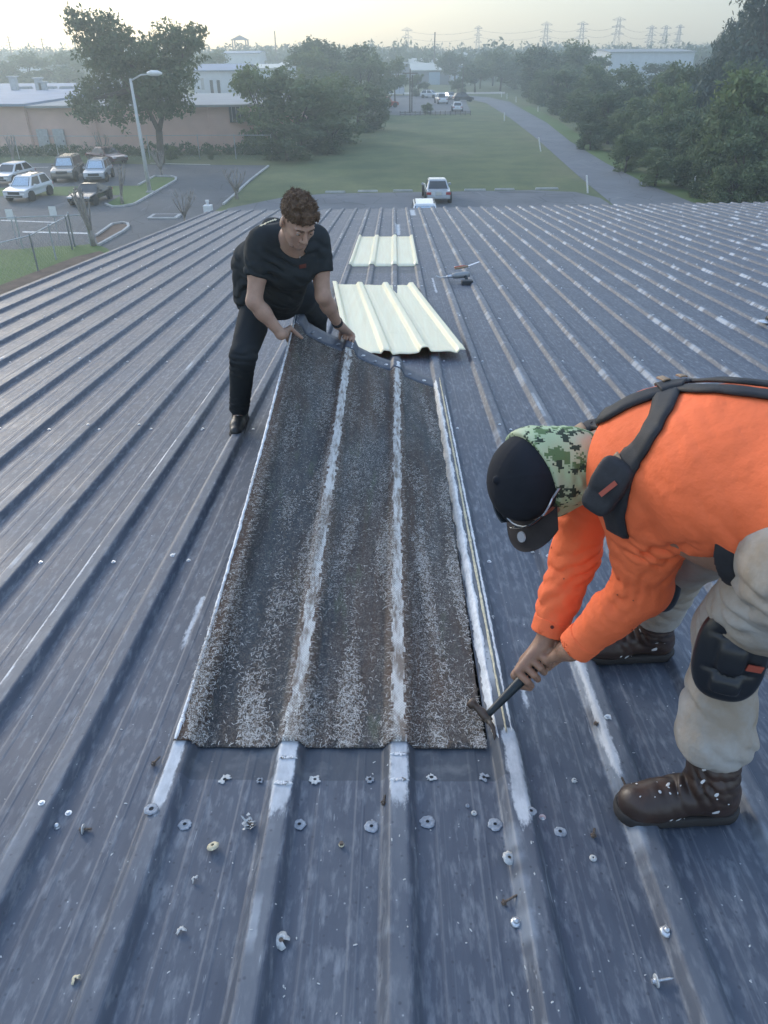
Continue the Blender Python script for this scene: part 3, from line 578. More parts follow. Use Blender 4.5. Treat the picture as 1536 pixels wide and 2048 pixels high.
for z in (H-6, H-10.5, H-15): b = MB(); b.box((x, y, z), (2*s+.6, 2*s+.6, .6)); b.box((x, y-s, z+1.1), (2*s+.6, .2, .25)); b.build('deck', M['dark'], rt)
b = MB(); b.add([(x-s-1,y-s-1,H-2),(x+s+1,y-s-1,H-2),(x+s+1,y+s+1,H-2),(x-s-1,y+s+1,H-2),(x,y,H)], [(3,2,1,0),(0,1,4),(1,2,4),(2,3,4),(3,0,4)]); b.build('roof', M['dark'], rt)
b = MB(); b.box((x, y, (H-15)/2), (2*s-.4, 2*s-.4, H-15)); b.build('base', M['grey_wall'], rt)

# ------------------------------------------------------------------ vegetation
def leaves(blobs, n, size, seed, hang=0., clump=14):
    """blobs: (cx,cy,cz,rx,ry,rz); leaf quads in clumps spread through the outer half of every blob"""
    r = np.random.default_rng(seed); B = np.array(blobs, float); vol = (B[:,3]*B[:,4]*B[:,5])**.72; pr = vol/vol.sum()
    nc = n//clump; bi = r.choice(len(B), nc, p=pr); d = r.normal(size=(nc,3)); d /= np.linalg.norm(d, axis=1)[:,None]
    rad = (r.random(nc)**.45)*(1+.16*r.normal(size=nc)); cen = B[bi,:3]+d*B[bi,3:]*rad[:,None]
    cen = np.repeat(cen, clump, 0); sp = np.repeat(np.minimum(B[bi,3], B[bi,5])*.24, clump); k = len(cen)
    pos = cen+r.normal(size=(k,3))*np.stack([sp, sp, sp*.7], 1)
    if hang: pos[:,2] -= np.abs(r.normal(size=k))*hang
    u = r.normal(size=(k,3)); u /= np.linalg.norm(u, axis=1)[:,None]; w = r.normal(size=(k,3)); w[:,2] *= .6; w -= (w*u).sum(1)[:,None]*u; w /= np.linalg.norm(w, axis=1)[:,None]
    s = size*(.6+.8*r.random(k))[:,None]; u *= s; w *= s*.55
    if hang: u[:,2] = -np.abs(u[:,2])*1.8
    V = np.stack([pos-u, pos-w*.9, pos+u, pos+w*.9], 1).reshape(-1, 3); Fq = np.arange(len(V)).reshape(-1, 4); return V, Fq
def crown(name, blobs, n, size, seed, m, parent, hang=0.):
    V, Fq = leaves(blobs, n, size, seed, hang); return link(name, np_mesh(name, V, Fq), m, parent, local=True)
def trunk_mb(h0, lean, limbs, r0):
    b = MB(); b.tube([(0,0,-.02), (lean[0]*.4,lean[1]*.4,h0*.55), (lean[0],lean[1],h0)], [r0, r0*.75, r0*.6], 8)
    for x, y, z in limbs: b.tube([(lean[0]*.7,lean[1]*.7,h0*.85), ((lean[0]+x)*.55, (lean[1]+y)*.55, h0+(z-h0)*.55), (x, y, z)], [r0*.5, r0*.3, r0*.09], 6)
    return b
# unit prototypes (height 1), placed outside nothing: the first use moves the prototype itself
def proto(kind, m, seed):
    r = random.Random(seed); rt = thing('tree', (0,0,0), 'tree', 'tree'); bl = []
    if kind == 'bush':
        for k in range(15):
            a = r.random()*6.28; z = .06+.78*r.random(); R_ = .36*math.sqrt(max(.05, 1-((z-.38)/.62)**2)); q = R_*r.random()**.5; s = .11+.08*r.random(); bl.append((q*math.cos(a), q*math.sin(a), z, s, s, s*.9))
        n, sz = 6200, .026
    elif kind == 'round':
        for k in range(14):
            a = r.random()*6.28; z = .36+.5*r.random(); R_ = .36*math.sqrt(max(.05, 1-((z-.6)/.40)**2)); q = R_*r.random()**.5; s = .10+.07*r.random(); bl.append((q*math.cos(a), q*math.sin(a), z, s*1.1, s*1.1, s*.8))
        n, sz = 5600, .025
    else:                                              # tall feathery
        for k in range(34):
            a = r.random()*6.28; z = .15+.82*r.random(); R_ = .22*(1.22-z)+.02; q = R_*r.random()**.5; s = .05+.05*(1-z); bl.append((q*math.cos(a), q*math.sin(a), z, s, s, s*1.8))
        n, sz = 21000, .0105
    crown('crown', bl, n, sz, seed, m, rt, .035 if kind == 'feather' else 0)
    lb_ = bl[::2]; b = trunk_mb(.3 if kind != 'feather' else .7, (.02, .01), [(q[0], q[1], q[2]) for q in lb_], .028 if kind != 'feather' else .02); b.build('trunk', M['bark'], rt, local=True, smooth=True)
    return rt
PR = {}; used = set()
for nm, kd, mm, sd in (('bd','bush','leaf_dark',1),('bm','bush','leaf',2),('bl','bush','leaf_light',3),('rd','round','leaf_dark',4),('rm','round','leaf',5),('fb','feather','leaf_blue',6),('b2','bush','leaf',8),('r2','round','leaf',9)): PR[nm] = proto(kd, M[mm], sd)
def tree(nm, px, pyb, pyt, wpx, label, group='trees of the wood along the lane', rz=None, name='tree', y=None):
    src = PR[nm]
    if nm in used:
        rt = src.copy(); COL.objects.link(rt)
        for ch in list(src.children):
            if ch.parent == src: c = ch.copy(); COL.objects.link(c); c.parent = rt
    else: rt = src; used.add(nm)
    p = G(px, pyb) if y is None else PY(px, 200, y); y_ = float(p[1]); top = float(PY(px, pyt, y_)[2]); dep = y_*math.cos(math.radians(PITCH))+5; wr = wpx/2/F*dep
    base_w = .42 if nm[0] in 'br' else .22
    rt.location = (float(p[0]), y_, 0); rt.scale = (wr/base_w, wr/base_w, top); rt.rotation_euler = (0, 0, rz if rz is not None else random.random()*6.28)
    rt.name = name; rt['label'] = label; rt['category'] = 'tree' if 'shrub' not in label else 'shrub'
    if group: rt['group'] = group
    elif 'group' in rt: del rt['group']
    return rt
WG = 'trees of the wood along the lane'
wood = [('b2',1030,178,103,70,'farthest small tree of the wood, just past the three posts'),('bd',1062,186,108,80,'dark bushy tree above the farthest white post of the verge'),('rd',1095,196,78,120,'broad dark tree with a high domed crown at the back of the wood'),('r2',1160,200,69,120,'domed tree forming the high crest under the second pylon'),
 ('bm',1105,212,125,80,'mid green bushy tree by the verge post under the trees'),('bd',1140,230,128,90,'dark bushy tree where the lane straightens'),('b2',1185,240,120,100,'bushy tree behind the middle marker post'),('rm',1235,235,128,110,'round tree in the middle of the wood, in front of the white building'),
 ('bm',1165,262,175,80,'lower bushy tree at the lane edge, level with the middle marker post'),('bd',1215,288,170,100,'dark tree at the lane edge right of the lane patch'),('rd',1290,262,125,110,'dark tree between the white building and the lane'),('b2',1270,310,185,100,'bushy green tree at the lane edge, left of the pale green one'),
 ('bl',1318,320,158,90,'slim pale green tree standing out in the middle of the wood'),('bd',1345,345,200,110,'dark tree right at the lane edge near the leaning post'),('bm',1340,270,118,110,'mid green tree behind the slim pale green one'),('rd',1400,290,88,140,'dark high tree left of the feathery tall tree'),
 ('bd',1395,375,220,110,'dark tree rising behind the leaning white post'),('bm',1440,390,190,130,'mid green bushy tree right of the leaning white post'),('bl',1500,392,125,210,'large pale yellow green tree at the right edge of the photo'),('bd',1480,408,250,140,'dark low shrubby tree at the eave, right of the leaning post'),
 ('b2',1560,405,240,150,'shrubby tree cut by the right edge just above the eave'),('bd',1450,330,95,150,'dark blue green tree under the feathery tall tree'),('b2',1130,190,95,90,'bushy tree behind the broad domed one'),('bd',1330,200,116,110,'dark tree in front of the right end of the white building'),
 ('bm',1250,345,255,70,'small bushy tree on the verge below the slim pale green one'),('b2',1310,372,290,80,'small low tree touching the lane edge near the roof'),('bd',1180,300,240,60,'small dark tree on the verge beside the middle marker post'),('bd',1600,300,60,200,'dark tree just beyond the right edge under the feathery crowns')]
for a_ in wood: tree(*a_)
fill = [(1058,196,140,60),(1085,208,150,60),(1120,224,160,60),(1150,244,175,60),(1185,262,190,70),(1212,282,200,70),(1240,300,215,70),(1285,330,235,80),(1330,352,255,80),(1375,378,285,80),(1420,398,300,90),(1460,412,315,90),(1510,415,310,100),(1380,330,215,110),(1300,285,190,100),(1240,262,165,90),(1440,350,230,120),(1190,235,140,80),(1360,300,165,100),(1530,340,230,130)]
for i_, (px, pb, pt, w_) in enumerate(fill): tree(('bd','bm','b2','bd','b2')[i_ % 5], px, pb, pt, w_, 'low undergrowth tree filling the edge of the wood beside the lane', 'undergrowth trees of the wood')
tree('fb', 1478, 300, -75, 190, 'tall feathery grey green tree reaching over the top right corner', 'feathery trees', name='casuarina_tree'); tree('fb', 1545, 290, -90, 190, 'second feathery tall tree cut by the right edge', 'feathery trees', name='casuarina_tree'); tree('fb', 1415, 250, 62, 60, 'slender feathery tree left of the tallest feathery one', 'feathery trees', name='casuarina_tree')
tree('fb', 1445, 285, 20, 120, 'feathery tree between the slender one and the tallest one', 'feathery trees', name='casuarina_tree'); tree('fb', 1515, 270, -20, 150, 'feathery tree just behind the tallest feathery one', 'feathery trees', name='casuarina_tree')
CGp = 'trees left of the field'
for a_ in (('bl',530,305,120,110,'yellow green tree at the left end of the clump beside the peach wall'),('bm',600,300,128,170,'broad grey green tree in the middle front of the clump left of the field'),('b2',668,285,140,150,'bushy tree at the field edge, right of the broad grey green one'),
  ('bd',715,262,150,120,'dark tree at the right end of the clump left of the field'),('rd',672,215,56,150,'tall round topped tree rising highest behind the clump'),('r2',615,230,84,120,'round tree just left of the tallest one in the clump'),('bm',728,225,100,100,'tree behind the clump, above the orange truck'),('bd',745,238,170,70,'low dark tree where the clump meets the far lot'),
  ('bd',575,322,235,120,'low dark thicket tree at the foot of the clump'),('bd',660,304,225,120,'low dark thicket tree touching the field'),('rm',790,205,112,60,'small tree left of the big tin roofs')): tree(*a_, group=CGp)
for a_ in (('bd',838,192,142,40,'round shrub left of the blue roller door'),('rd',950,185,118,60,'dark tree right of the blue door shed'),('bd',915,190,150,36,'round dark shrub right of the blue roller door'),('r2',1000,182,88,70,'tree over the bend of the lane'),('rd',910,172,92,70,'tree behind the sheds'),('rd',985,172,90,60,'far tree between the white gabled building and the lane bend'),
  ('rm',960,178,108,50,'mid green tree beside the white gabled building'),('bm',855,228,205,26,'yellow green shrub by the near utility pole')): tree(*a_, group='trees round the far sheds')
for px, pt, w, lb in ((60,102,120,'rounded tree behind the left flue of the peach building'),(135,100,110,'rounded tree behind the peach roof, left of the oak'),(420,98,90,'rounded tree right of the oak crown'),(20,118,70,'low tree at the left edge behind the peach roof')): tree('rm', px, 0, pt, w, lb, 'trees behind the peach building', y=200)
tree('bl', 343, 318, 290, 26, 'small yellow green shrub at the foot of the oak', None, name='shrub'); tree('bd', 425, 318, 292, 22, 'small dark shrub against the peach wall right of the oak', None, name='shrub')
# the big oak
p = Vector(G(322, 327)); yo = p.y; rt = thing('oak_tree', p, 'big oak with a gappy crown standing in front of the peach wall', 'tree')
ob = []
for px, py, rx, rz_ in ((180,48,34,22),(212,62,32,24),(248,72,30,22),(200,95,38,26),(240,108,40,24),(285,90,24,18),(300,112,34,18),(345,78,30,24),(378,68,30,20),(362,100,36,18),(398,82,16,16),(330,128,50,20),(260,140,50,22),(195,140,40,24),(175,185,36,24),(215,180,36,24),(185,222,34,18),(170,205,26,20),(238,222,24,24),(285,180,38,26),(250,195,34,24),(320,165,44,22),(368,160,30,26),(355,198,30,24),(330,215,28,16),(375,215,14,16),(278,225,20,20),(300,205,26,16),(165,30,14,10),(225,35,12,10)):
    c = Vector(PY(px, py, yo))-p; k = yo*.848+5; rx_, rz2 = rx/F*k, rz_/F*k*1.05; ob.append((c.x, random.uniform(-2.5, 2.5), c.z, rx_, rx_*1.0, rz2))
crown('crown', ob, 19000, .20, 11, M['leaf_dark'], rt)
b = MB(); c = lambda px, py, dy=0: Vector(PY(px, py, yo))-p+Vector((0, dy, 0))
b.tube([(0,0,-.1), c(320,290), c(318,262)], [.42,.34,.32], 10)
for L_ in ([(318,262),(300,225),(262,180),(215,120)],[(318,265),(325,225),(345,170),(372,90)],[(300,225),(290,170),(250,110),(215,60)],[(262,180),(220,190),(180,200)],[(325,225),(310,150),(330,95)]):
    b.tube([c(*q, dy=random.uniform(-.5,.5)) if i else c(*q) for i, q in enumerate(L_)], [.26-.06*i for i in range(len(L_))], 7)
b.build('trunk', M['bark'], rt, local=True, smooth=True)
# bare pollarded shrubs
def bare(px, pyb, pyt, w, lb, n=9, seed=1, thick=.07):
    r = random.Random(seed); p = Vector(G(px, pyb)); H = float(PY(px, pyt, p.y)[2]); k = p.y*.848+5; W_ = w/F*k/2
    rt = thing('bare_tree', p, lb, 'bare tree', 'pollarded bare trees of the car park'); b = MB()
    b.tube([(0,0,-.05),(0,0,H*.28)], [thick*1.9, thick*1.5], 8)
    for i in range(n):
        a = r.random()*6.28; q = W_*(.35+.65*r.random()); x, y = q*math.cos(a), q*.8*math.sin(a); z = H*(.78+.22*r.random())
        pts = [(0,0,H*(.1+.2*r.random())), (x*.35, y*.35, H*.45), (x*.75, y*.75, z*.78), (x, y, z)]; b.tube(pts, [thick, thick*.8, thick*.6, thick*.42], 6)
        for j in range(3): t = .5+.4*r.random(); m_ = Vector(pts[2]).lerp(Vector(pts[3]), t); b.tube([m_, m_+Vector((r.uniform(-.25,.25), r.uniform(-.2,.2), r.uniform(.2,.5)))], [thick*.35, thick*.15], 4)
    b.build('branches', M['pale_bark'], rt, local=True, smooth=True)
bare(28, 327, 272, 34, 'bare pollarded tree at the left edge by the peach wall', seed=1); bare(212, 322, 268, 30, 'bare pollarded tree behind the dark red car', seed=2); bare(324, 352, 302, 34, 'bare pollarded tree at the back of the grass island', seed=3)
bare(245, 408, 330, 44, 'leaning bare pollarded tree at the front of the grass island', seed=4, n=7); bare(474, 398, 338, 54, 'bare pollarded tree beside the kerb of the grass field', seed=5); bare(370, 446, 388, 56, 'bare pollarded shrub rising just beyond the left eave', seed=6, n=14, thick=.05)
bare(188, 492, 376, 50, 'nearest bare pollarded tree, at the tip of the soil island', seed=7, n=8, thick=.08)
# hedge along the peach wall
hb = [(x_, yb-3.2+random.uniform(-.4,.4), .35+random.uniform(0,.25), .9, .7, .6) for x_ in np.arange(-48, -13.5, .7)]
V, Fq = leaves(hb, 9000, .13, 21); tag(link('hedge', np_mesh('hedge', V, Fq), M['leaf_dark']), 'low ragged hedge along the foot of the peach wall', 'hedge')
# field weeds near the trees, distant woods
r = random.Random(5); fb = []
for k in range(900):
    y = r.uniform(300, 610); hw_ = y*.66; x_ = r.uniform(-hw_, hw_); h = r.uniform(7, 11.0); s = r.uniform(5, 10)
    fb.append((x_, y, h*.52, s, s*.8, h*.52))
V, Fq = leaves(fb, 240000, .85, 31, clump=10); tag(link('distant_woods', np_mesh('distant_woods', V, Fq), M['leaf_dark'], smooth=False), 'far belt of dark trees filling the horizon', 'woods', kind='stuff')
# ================================================================== THE ROOF WE STAND ON
PRF = [(-.1524,0),(-.116,0),(-.110,.0009),(-.094,.0009),(-.088,0),(-.050,0),(-.046,.0010),(-.042,.0045),(-.030,.0225),(-.0265,.0265),(-.0225,.0288),(-.018,.0295),(.018,.0295),(.0225,.0288),(.0265,.0265),(.030,.0225),(.042,.0045),(.046,.0010),(.050,0),(.088,0),(.094,.0009),(.110,.0009),(.116,0)]
_px = np.array([p[0] for p in PRF]+[.1524]); _pz = np.array([p[1] for p in PRF]+[0])
def prof(x):
    o = (np.asarray(x, float)-RX0+RIB/2) % RIB - RIB/2; return np.interp(o, _px, _pz)
def eave(x): return 19.0+.13*x
XL = RX0-14*RIB; NR = 68
bld = thing('metal_roof_building', (0, 5, 0), 'building under the workers with a long blue grey ribbed metal roof', 'building')
xs = []
for k in range(-14, NR-14): xs += [RX0+k*RIB+p[0] for p in PRF if not (k == -14 and p[0] < -.001)]
xs.append(RX0+(NR-15)*RIB+.1524); xs = [XL-.10, XL-.05]+[x for x in xs if x >= XL-.001]; xs = np.array(sorted(set(np.round(xs, 5))))
HX0, HX1, HY0, HY1 = RX0-2*RIB+.05, RX0+RIB-.05, 1.46, 4.78
ys0 = [-7, -5, -3, -1.5, -.5, 0, .4, .7, 1.0, 1.3, HY0, 2.0, 2.6, 3.2, 3.9, HY1, 5.4, 6.2, 7, 8, 9, 10, 11, 12, 13, 14, 15, 16, 17, 18]
rr = np.random.default_rng(3); V = []; Fq = []
for iy in range(len(ys0)+1):
    jit = np.interp(xs, np.linspace(xs[0], xs[-1], 140), rr.normal(size=140))*.0012
    for ix, x in enumerate(xs):
        y = ys0[iy] if iy < len(ys0) else eave(x)
        V.append((x, y, roofz(y)+float(prof(x))*(1 if x > XL-.02 else 0)+jit[ix]-(.03 if x < XL-.09 else 0)))
nx = len(xs)
for iy in range(len(ys0)):
    for ix in range(nx-1):
        yc = (ys0[iy]+(ys0[iy+1] if iy+1 < len(ys0) else 19))/2; xc = (xs[ix]+xs[ix+1])/2
        if HX0 < xc < HX1 and HY0 < yc < HY1: continue
        Fq.append((iy*nx+ix, iy*nx+ix+1, (iy+1)*nx+ix+1, (iy+1)*nx+ix))
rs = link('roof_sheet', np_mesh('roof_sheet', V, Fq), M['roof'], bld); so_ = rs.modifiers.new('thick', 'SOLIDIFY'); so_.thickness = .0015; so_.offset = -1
rs.data.polygons.foreach_set('use_smooth', [False]*len(rs.data.polygons))
b = MB(); x0, x1 = XL-.04, float(xs[-1])-.05
def wallpoly(pts, t):
    b.add([p for p in pts]+[tuple(np.add(p, t)) for p in pts], [tuple(range(len(pts))), tuple(range(2*len(pts)-1, len(pts)-1, -1))]+[(i, (i+1) % len(pts), len(pts)+(i+1) % len(pts), len(pts)+i) for i in range(len(pts))])
ev0, ev1 = eave(x0)-.25, eave(x1)-.25
wallpoly([(x0, -6.8, 0), (x0, ev0, 0), (x0, ev0, roofz(ev0)-.06), (x0, -6.8, roofz(-6.8)-.06)], (.15, 0, 0)); wallpoly([(x1, -6.8, 0), (x1, ev1, 0), (x1, ev1, roofz(ev1)-.06), (x1, -6.8, roofz(-6.8)-.06)], (-.15, 0, 0))
wallpoly([(x0+.16, ev0, 0), (x1-.16, ev1, 0), (x1-.16, ev1, roofz(ev1)-.06), (x0+.16, ev0, roofz(ev0)-.06)], (0, -.15, 0)); wallpoly([(x0+.16, -6.8, 0), (x1-.16, -6.8, 0), (x1-.16, -6.8, roofz(-6.8)-.06), (x0+.16, -6.8, roofz(-6.8)-.06)], (0, .15, 0))
b.build('wall', M['grey_wall'], bld)
b = MB()
for y in (1.25, 2.75, 4.25, 5.7): b.box((-.1, y, roofz(y)-.105), (3.2, .07, .20))
b.build('purlin', M['steel'], bld)
b = MB(); b.box(((x0+x1)/2, 5, 5.4), (x1-x0-.4, 22, .05)); b.build('ceiling', M['void'], bld)
b = MB(); b.hexa([(XL-.14,-7,roofz(-7)-.16),(XL-.09,-7,roofz(-7)-.16),(XL-.09,eave(XL),roofz(eave(XL))-.16),(XL-.14,eave(XL),roofz(eave(XL))-.16),(XL-.14,-7,roofz(-7)-.01),(XL-.09,-7,roofz(-7)-.01),(XL-.09,eave(XL),roofz(eave(XL))-.01),(XL-.14,eave(XL),roofz(eave(XL))-.01)]); b.build('rake_trim', M['roof'], bld)
def strip(name, xc, w, y0, y1, m, parent, jx=.003, jy=.01, off=.0025, n=None, k=9, seed=0, wend=None):
    r = np.random.default_rng(seed+int(abs(xc)*1000)+int(y0*100)); n = n or max(6, int(abs(y1-y0)/.02)); vs = []; fs = []
    xcf = xc if callable(xc) else (lambda y: xc)
    jl = r.normal(size=n+1)*jx; jr = r.normal(size=n+1)*jx; ja = r.normal(size=k)*jy; jb = r.normal(size=k)*jy
    for i in range(n+1):
        t = i/n; e_ = min(1, 6*t, 6*(1-t)); ww = w*((.55+.45*e_)*(.84+.16*math.sin(i*.37+seed)+.05*r.normal()) if off != .0012 else 1)
        y = y0+(y1-y0)*t; X0, X1 = xcf(y)-ww/2+jl[i], xcf(y)+ww/2+jr[i]
        for j in range(k):
            x = X0+(X1-X0)*j/(k-1); yy = y+(ja[j] if i == 0 else jb[j] if i == n else 0)
            vs.append((x, yy, roofz(yy)+float(prof(x))+off*(1.0 if 0 < j < k-1 else -.4)+(r.normal()*.0003 if off > .0013 else 0)))
    fs = [(i*k+j, i*k+j+1, (i+1)*k+j+1, (i+1)*k+j) for i in range(n) for j in range(k-1)]
    return link(name, np_mesh(name, vs, fs), m, parent, smooth=True)
R1, R2, R3, R4 = (RX0-2*RIB, RX0-RIB, RX0, RX0+RIB)
for xc, y in ((R2,1.36),(R2,1.27),(R3,1.375),(R3,1.285)): strip('sealant_ridge', xc, .052, y-.004, y+.004, M['seal'], bld, .0012, .003, .0024, k=31, n=4)
# caulk and foam beside the old sheet
cx = lambda y: R4-.028+.010*math.sin(y*2.1)*.3+(.0 if y < 4.4 else 0)
def strip_c(name, f, w, y0, y1, m, off, sd, jx): return strip(name, float(f(3)), w, y0, y1, m, bld, jx, .02, off, n=240, k=8, seed=sd)
strip_c('edge_caulk', lambda y: R4-.030, .040, 1.46, 4.86, M['seal'], .0035, 3, .0010); strip_c('foam_tape', lambda y: R4+.002, .011, 1.46, 4.90, M['foam'], .0075, 4, .0006); strip_c('edge_caulk', lambda y: R4+.018, .012, 1.46, 4.5, M['seal'], .0028, 5, .001)
# installed skylight panel
def profile_panel(name, fn, nu, nv, m, parent, thick=.002):
    vs = [fn(i/nu, j/nv) for j in range(nv+1) for i in range(nu+1)]; fs = [(j*(nu+1)+i, j*(nu+1)+i+1, (j+1)*(nu+1)+i+1, (j+1)*(nu+1)+i) for j in range(nv) for i in range(nu)]
    o = link(name, np_mesh(name, vs, fs), m, parent, smooth=True); s = o.modifiers.new('thick', 'SOLIDIFY'); s.thickness = thick; s.offset = 1; return o
def inst(u, v): x = R1+.035+(.925)*u-.04; y = 10.08+3.28*v; return (x, y, roofz(y)+float(prof(x))*1.05+.004)
profile_panel('skylight_panel', inst, 150, 10, M['cream'], bld)
lp = thing('loose_skylight_panel', (0, 7, roofz(7)), 'loose new cream ribbed skylight sheet lying askew right behind the lifted old sheet', 'skylight sheet')
TL, TR, BR = np.array([-.70,8.58]), np.array([.22,8.57]), np.array([.555,5.50]); BL = BR+(TL-TR)
def loose(u, v):
    p = (BL+(BR-BL)*u)*(1-v)+(TL+(TR-TL)*u)*v; xx = R1-.02+.954*u; h = float(prof(xx))*1.15
    h += .004*math.sin(u*31)*(1 if v < .02 else .4); lift = .036+.012*math.sin(3*v+u*2)
    if v < .06: h += .02*math.sin(u*9+1)*(1-v/.06)*.6+.006
    return (p[0], p[1], roofz(p[1])+h+lift)
profile_panel('loose_sheet', loose, 150, 60, M['cream'], lp, .003)
def ring(b, c, r0, r1, h, n=20, jag=.0, mi=0, gap=0, rnd=random):
    n_ = n; vs = []
    js = [1+rnd.uniform(-jag, jag) for _ in range(n)]; ji = [1+rnd.uniform(-jag, jag)*.5 for _ in range(n)]
    for i in range(n):
        a = i*2*math.pi/n; ca, sa = math.cos(a), math.sin(a)
        for rr_, hh in ((r0*ji[i], .0005), (r0*1.12*ji[i], h), (r1*.85*js[i], h*.8), (r1*js[i], .0005)): vs.append((c[0]+rr_*ca, c[1]+rr_*sa, c[2]-SL*rr_*sa+hh))
    fs = [(i*4+j, i*4+j+1, ((i+1) % n)*4+j+1, ((i+1) % n)*4+j) for i in range(n-gap) for j in range(3)]; b.add(vs, fs, mi)
# the lifted old sheet
op = thing('old_skylight_sheet', (-.2, 3, roofz(3)), 'long weathered fibreglass skylight sheet, its far end lifted by the man in black', 'skylight sheet')
def S0(u, v, e=0.):
    ye = 4.40+.35*u; H = .57+(.05-.57)*(max(0, min(1, u))**.9); y = 1.42+(ye-1.42)*v; x = R1+.914*u+.03*(1-u)*v; h = max(H, 0)*v**1.25
    pr_ = float(prof(R1+.914*u)); sag = -.012*math.sin(math.pi*((u*3) % 1))*v*(1 if 0 < u < 1 else 0)
    return x, y, roofz(y)+h+pr_*(1+.25*v)+.006+sag+e
U0, U1 = -.028, .935; NU, NV = 210, 120
vs = [S0(U0+(U1-U0)*i/NU, j/NV*.95) for j in range(NV+1) for i in range(NU+1)]
fs = [(j*(NU+1)+i, j*(NU+1)+i+1, (j+1)*(NU+1)+i+1, (j+1)*(NU+1)+i) for j in range(NV) for i in range(NU)]
me = np_mesh('fibre_sheet', vs, fs); mi = []
rj = np.random.default_rng(9).normal(size=(NV, 4))*.0035
for j in range(NV):
    for i in range(NU):
        x = R1+.914*(U0+(U1-U0)*(i+.5)/NU); k = round((x-R1)/RIB); off = x-R1-k*RIB; mi.append(1 if (abs(off+.003+rj[j, min(k, 3)]) < (.0190 if k in (1, 2) else 0)) else 0)
o = link('fibre_sheet', me, [M['fibre'], M['weave']], op, smooth=True); o.data.polygons.foreach_set('material_index', mi); s = o.modifiers.new('thick', 'SOLIDIFY'); s.thickness = .003
profile_panel('end_strip', lambda u, v: S0(U0+(U1-U0)*u, .950+.055*v, .0010+.0012*math.sin(u*23)*math.sin(v*5)), 210, 4, M['lap'], op, .002)
def pstrip(name, u0, u1, v0, v1, n, m, e, sd, ju=.0015):
    r = np.random.default_rng(sd); vs = []
    for j in range(n+1):
        a, c = u0+r.normal()*ju, u1+r.normal()*ju
        for i in range(5): vs.append(S0(a+(c-a)*i/4, v0+(v1-v0)*j/n, e if 0 < i < 4 else -.001))
    fs = [(j*5+i, j*5+i+1, (j+1)*5+i+1, (j+1)*5+i) for j in range(n) for i in range(4)]; return link(name, np_mesh(name, vs, fs), m, op, smooth=True)
pstrip('edge_sealant', -.030, -.014, 0, .99, 160, M['seal'], .004, 3); pstrip('sealant_smear', .338, .372, .955, .985, 8, M['seal'], .004, 5, .004); pstrip('sealant_smear', .655, .69, .955, .985, 8, M['seal'], .004, 6, .004); pstrip('sealant_smear', -.01, .02, .95, .98, 8, M['seal'], .004, 7, .004)
for i, (u_, v_) in enumerate(((.08,.972),(.13,.965),(.25,.975),(.42,.972),(.50,.970),(.58,.974),(.75,.972),(.86,.97))):
    b = MB(); rn = random.Random(i+40); c = S0(u_, v_, .004); ring(b, c, .007, .018, .003, 16, .15, 0, 0, rn); b.build('screw_ring', M['seal'] if i % 2 else M['chalk'], op)
# strands of bare glass fibre
def strands(name, n, seed, m, mode):
    r = np.random.default_rng(seed); vs = []; fs = []
    for _ in range(n):
        if mode == 'pan':
            
            while True:
                u = U0+(U1-U0)*r.random(); v = r.random()**1.25*.95; q_ = math.sin(u*19+3*math.sin(v*7))*math.sin(v*13+4*math.sin(u*8)+1)+.5*math.sin(u*41+v*5)
                if r.random() < (.03+.8*max(0, q_)**1.3)*(1-.6*v): break
        else:
            k = r.choice([1, 2, 0]); sd_ = r.choice([-1, 1]); u = (k*RIB+sd_*(.016+.022*r.random()))/.914; v = r.random()*.94
            if k == 0 and sd_ < 0: u = -u
        p = np.array(S0(u, v, .0035+.004*r.random())); a = r.random()*6.28 if mode == 'pan' else (r.normal()*.35+(0 if r.random() < .5 else 3.14)); L_ = .006+.011*r.random()
        d = np.array([math.cos(a), math.sin(a)*1.2, 0])*L_*.5; d[2] = -SL*d[1]; q = np.array([-d[1], d[0], 0])/np.linalg.norm(d[:2]); cv = q*r.normal()*L_*.25; w = q*(.0004+.0004*r.random())
        A, B_, C_ = p-d, p+cv+np.array([0,0,.002]), p+d; n0 = len(vs); vs += [A-w, A+w, B_+w, B_-w, C_+w, C_-w]; fs += [(n0, n0+1, n0+2, n0+3), (n0+3, n0+2, n0+4, n0+5)]
    tag(link(name, np_mesh(name, vs, fs), m, op), kind='stuff')
strands('fibre_strands', 15000, 1, M['strand'], 'pan'); strands('dark_fibre_strands', 16000, 2, M['strand_dark'], 'pan'); strands('rib_fringe', 3600, 3, M['strand_dark'], 'rib'); strands('rib_fringe', 1800, 4, M['strand'], 'rib')
# ------------------------------------------------------------------ screws
def screw_head(b, x, y, z, s=1., n=6, rot=0):
    a0 = rot
    for r0, r1, h0, h1, k in ((.0095*s,.0085*s,0,.0018*s,10),(.0052*s,.0050*s,.0018*s,.006*s,6)):
        vs = [(x+r0*math.cos(a0+i*6.283/k), y+r0*math.sin(a0+i*6.283/k), z+h0) for i in range(k)]+[(x+r1*math.cos(a0+i*6.283/k), y+r1*math.sin(a0+i*6.283/k), z+h1) for i in range(k)]
        b.add(vs, [tuple(range(k, 2*k))]+[(i, (i+1) % k, k+(i+1) % k, k+i) for i in range(k)])
b = MB(); screw_head(b, 0, 0, 0); src = b.build('roof_screw', M['screw'], bld, local=True); first = True; many = MB(); cand = []
r = random.Random(4)
rows = [-.3, 1.2, 2.45, 3.98, 5.45, 6.95, 8.5, 10.0, 11.6, 13.4, 15.0, 16.5, 18.0]
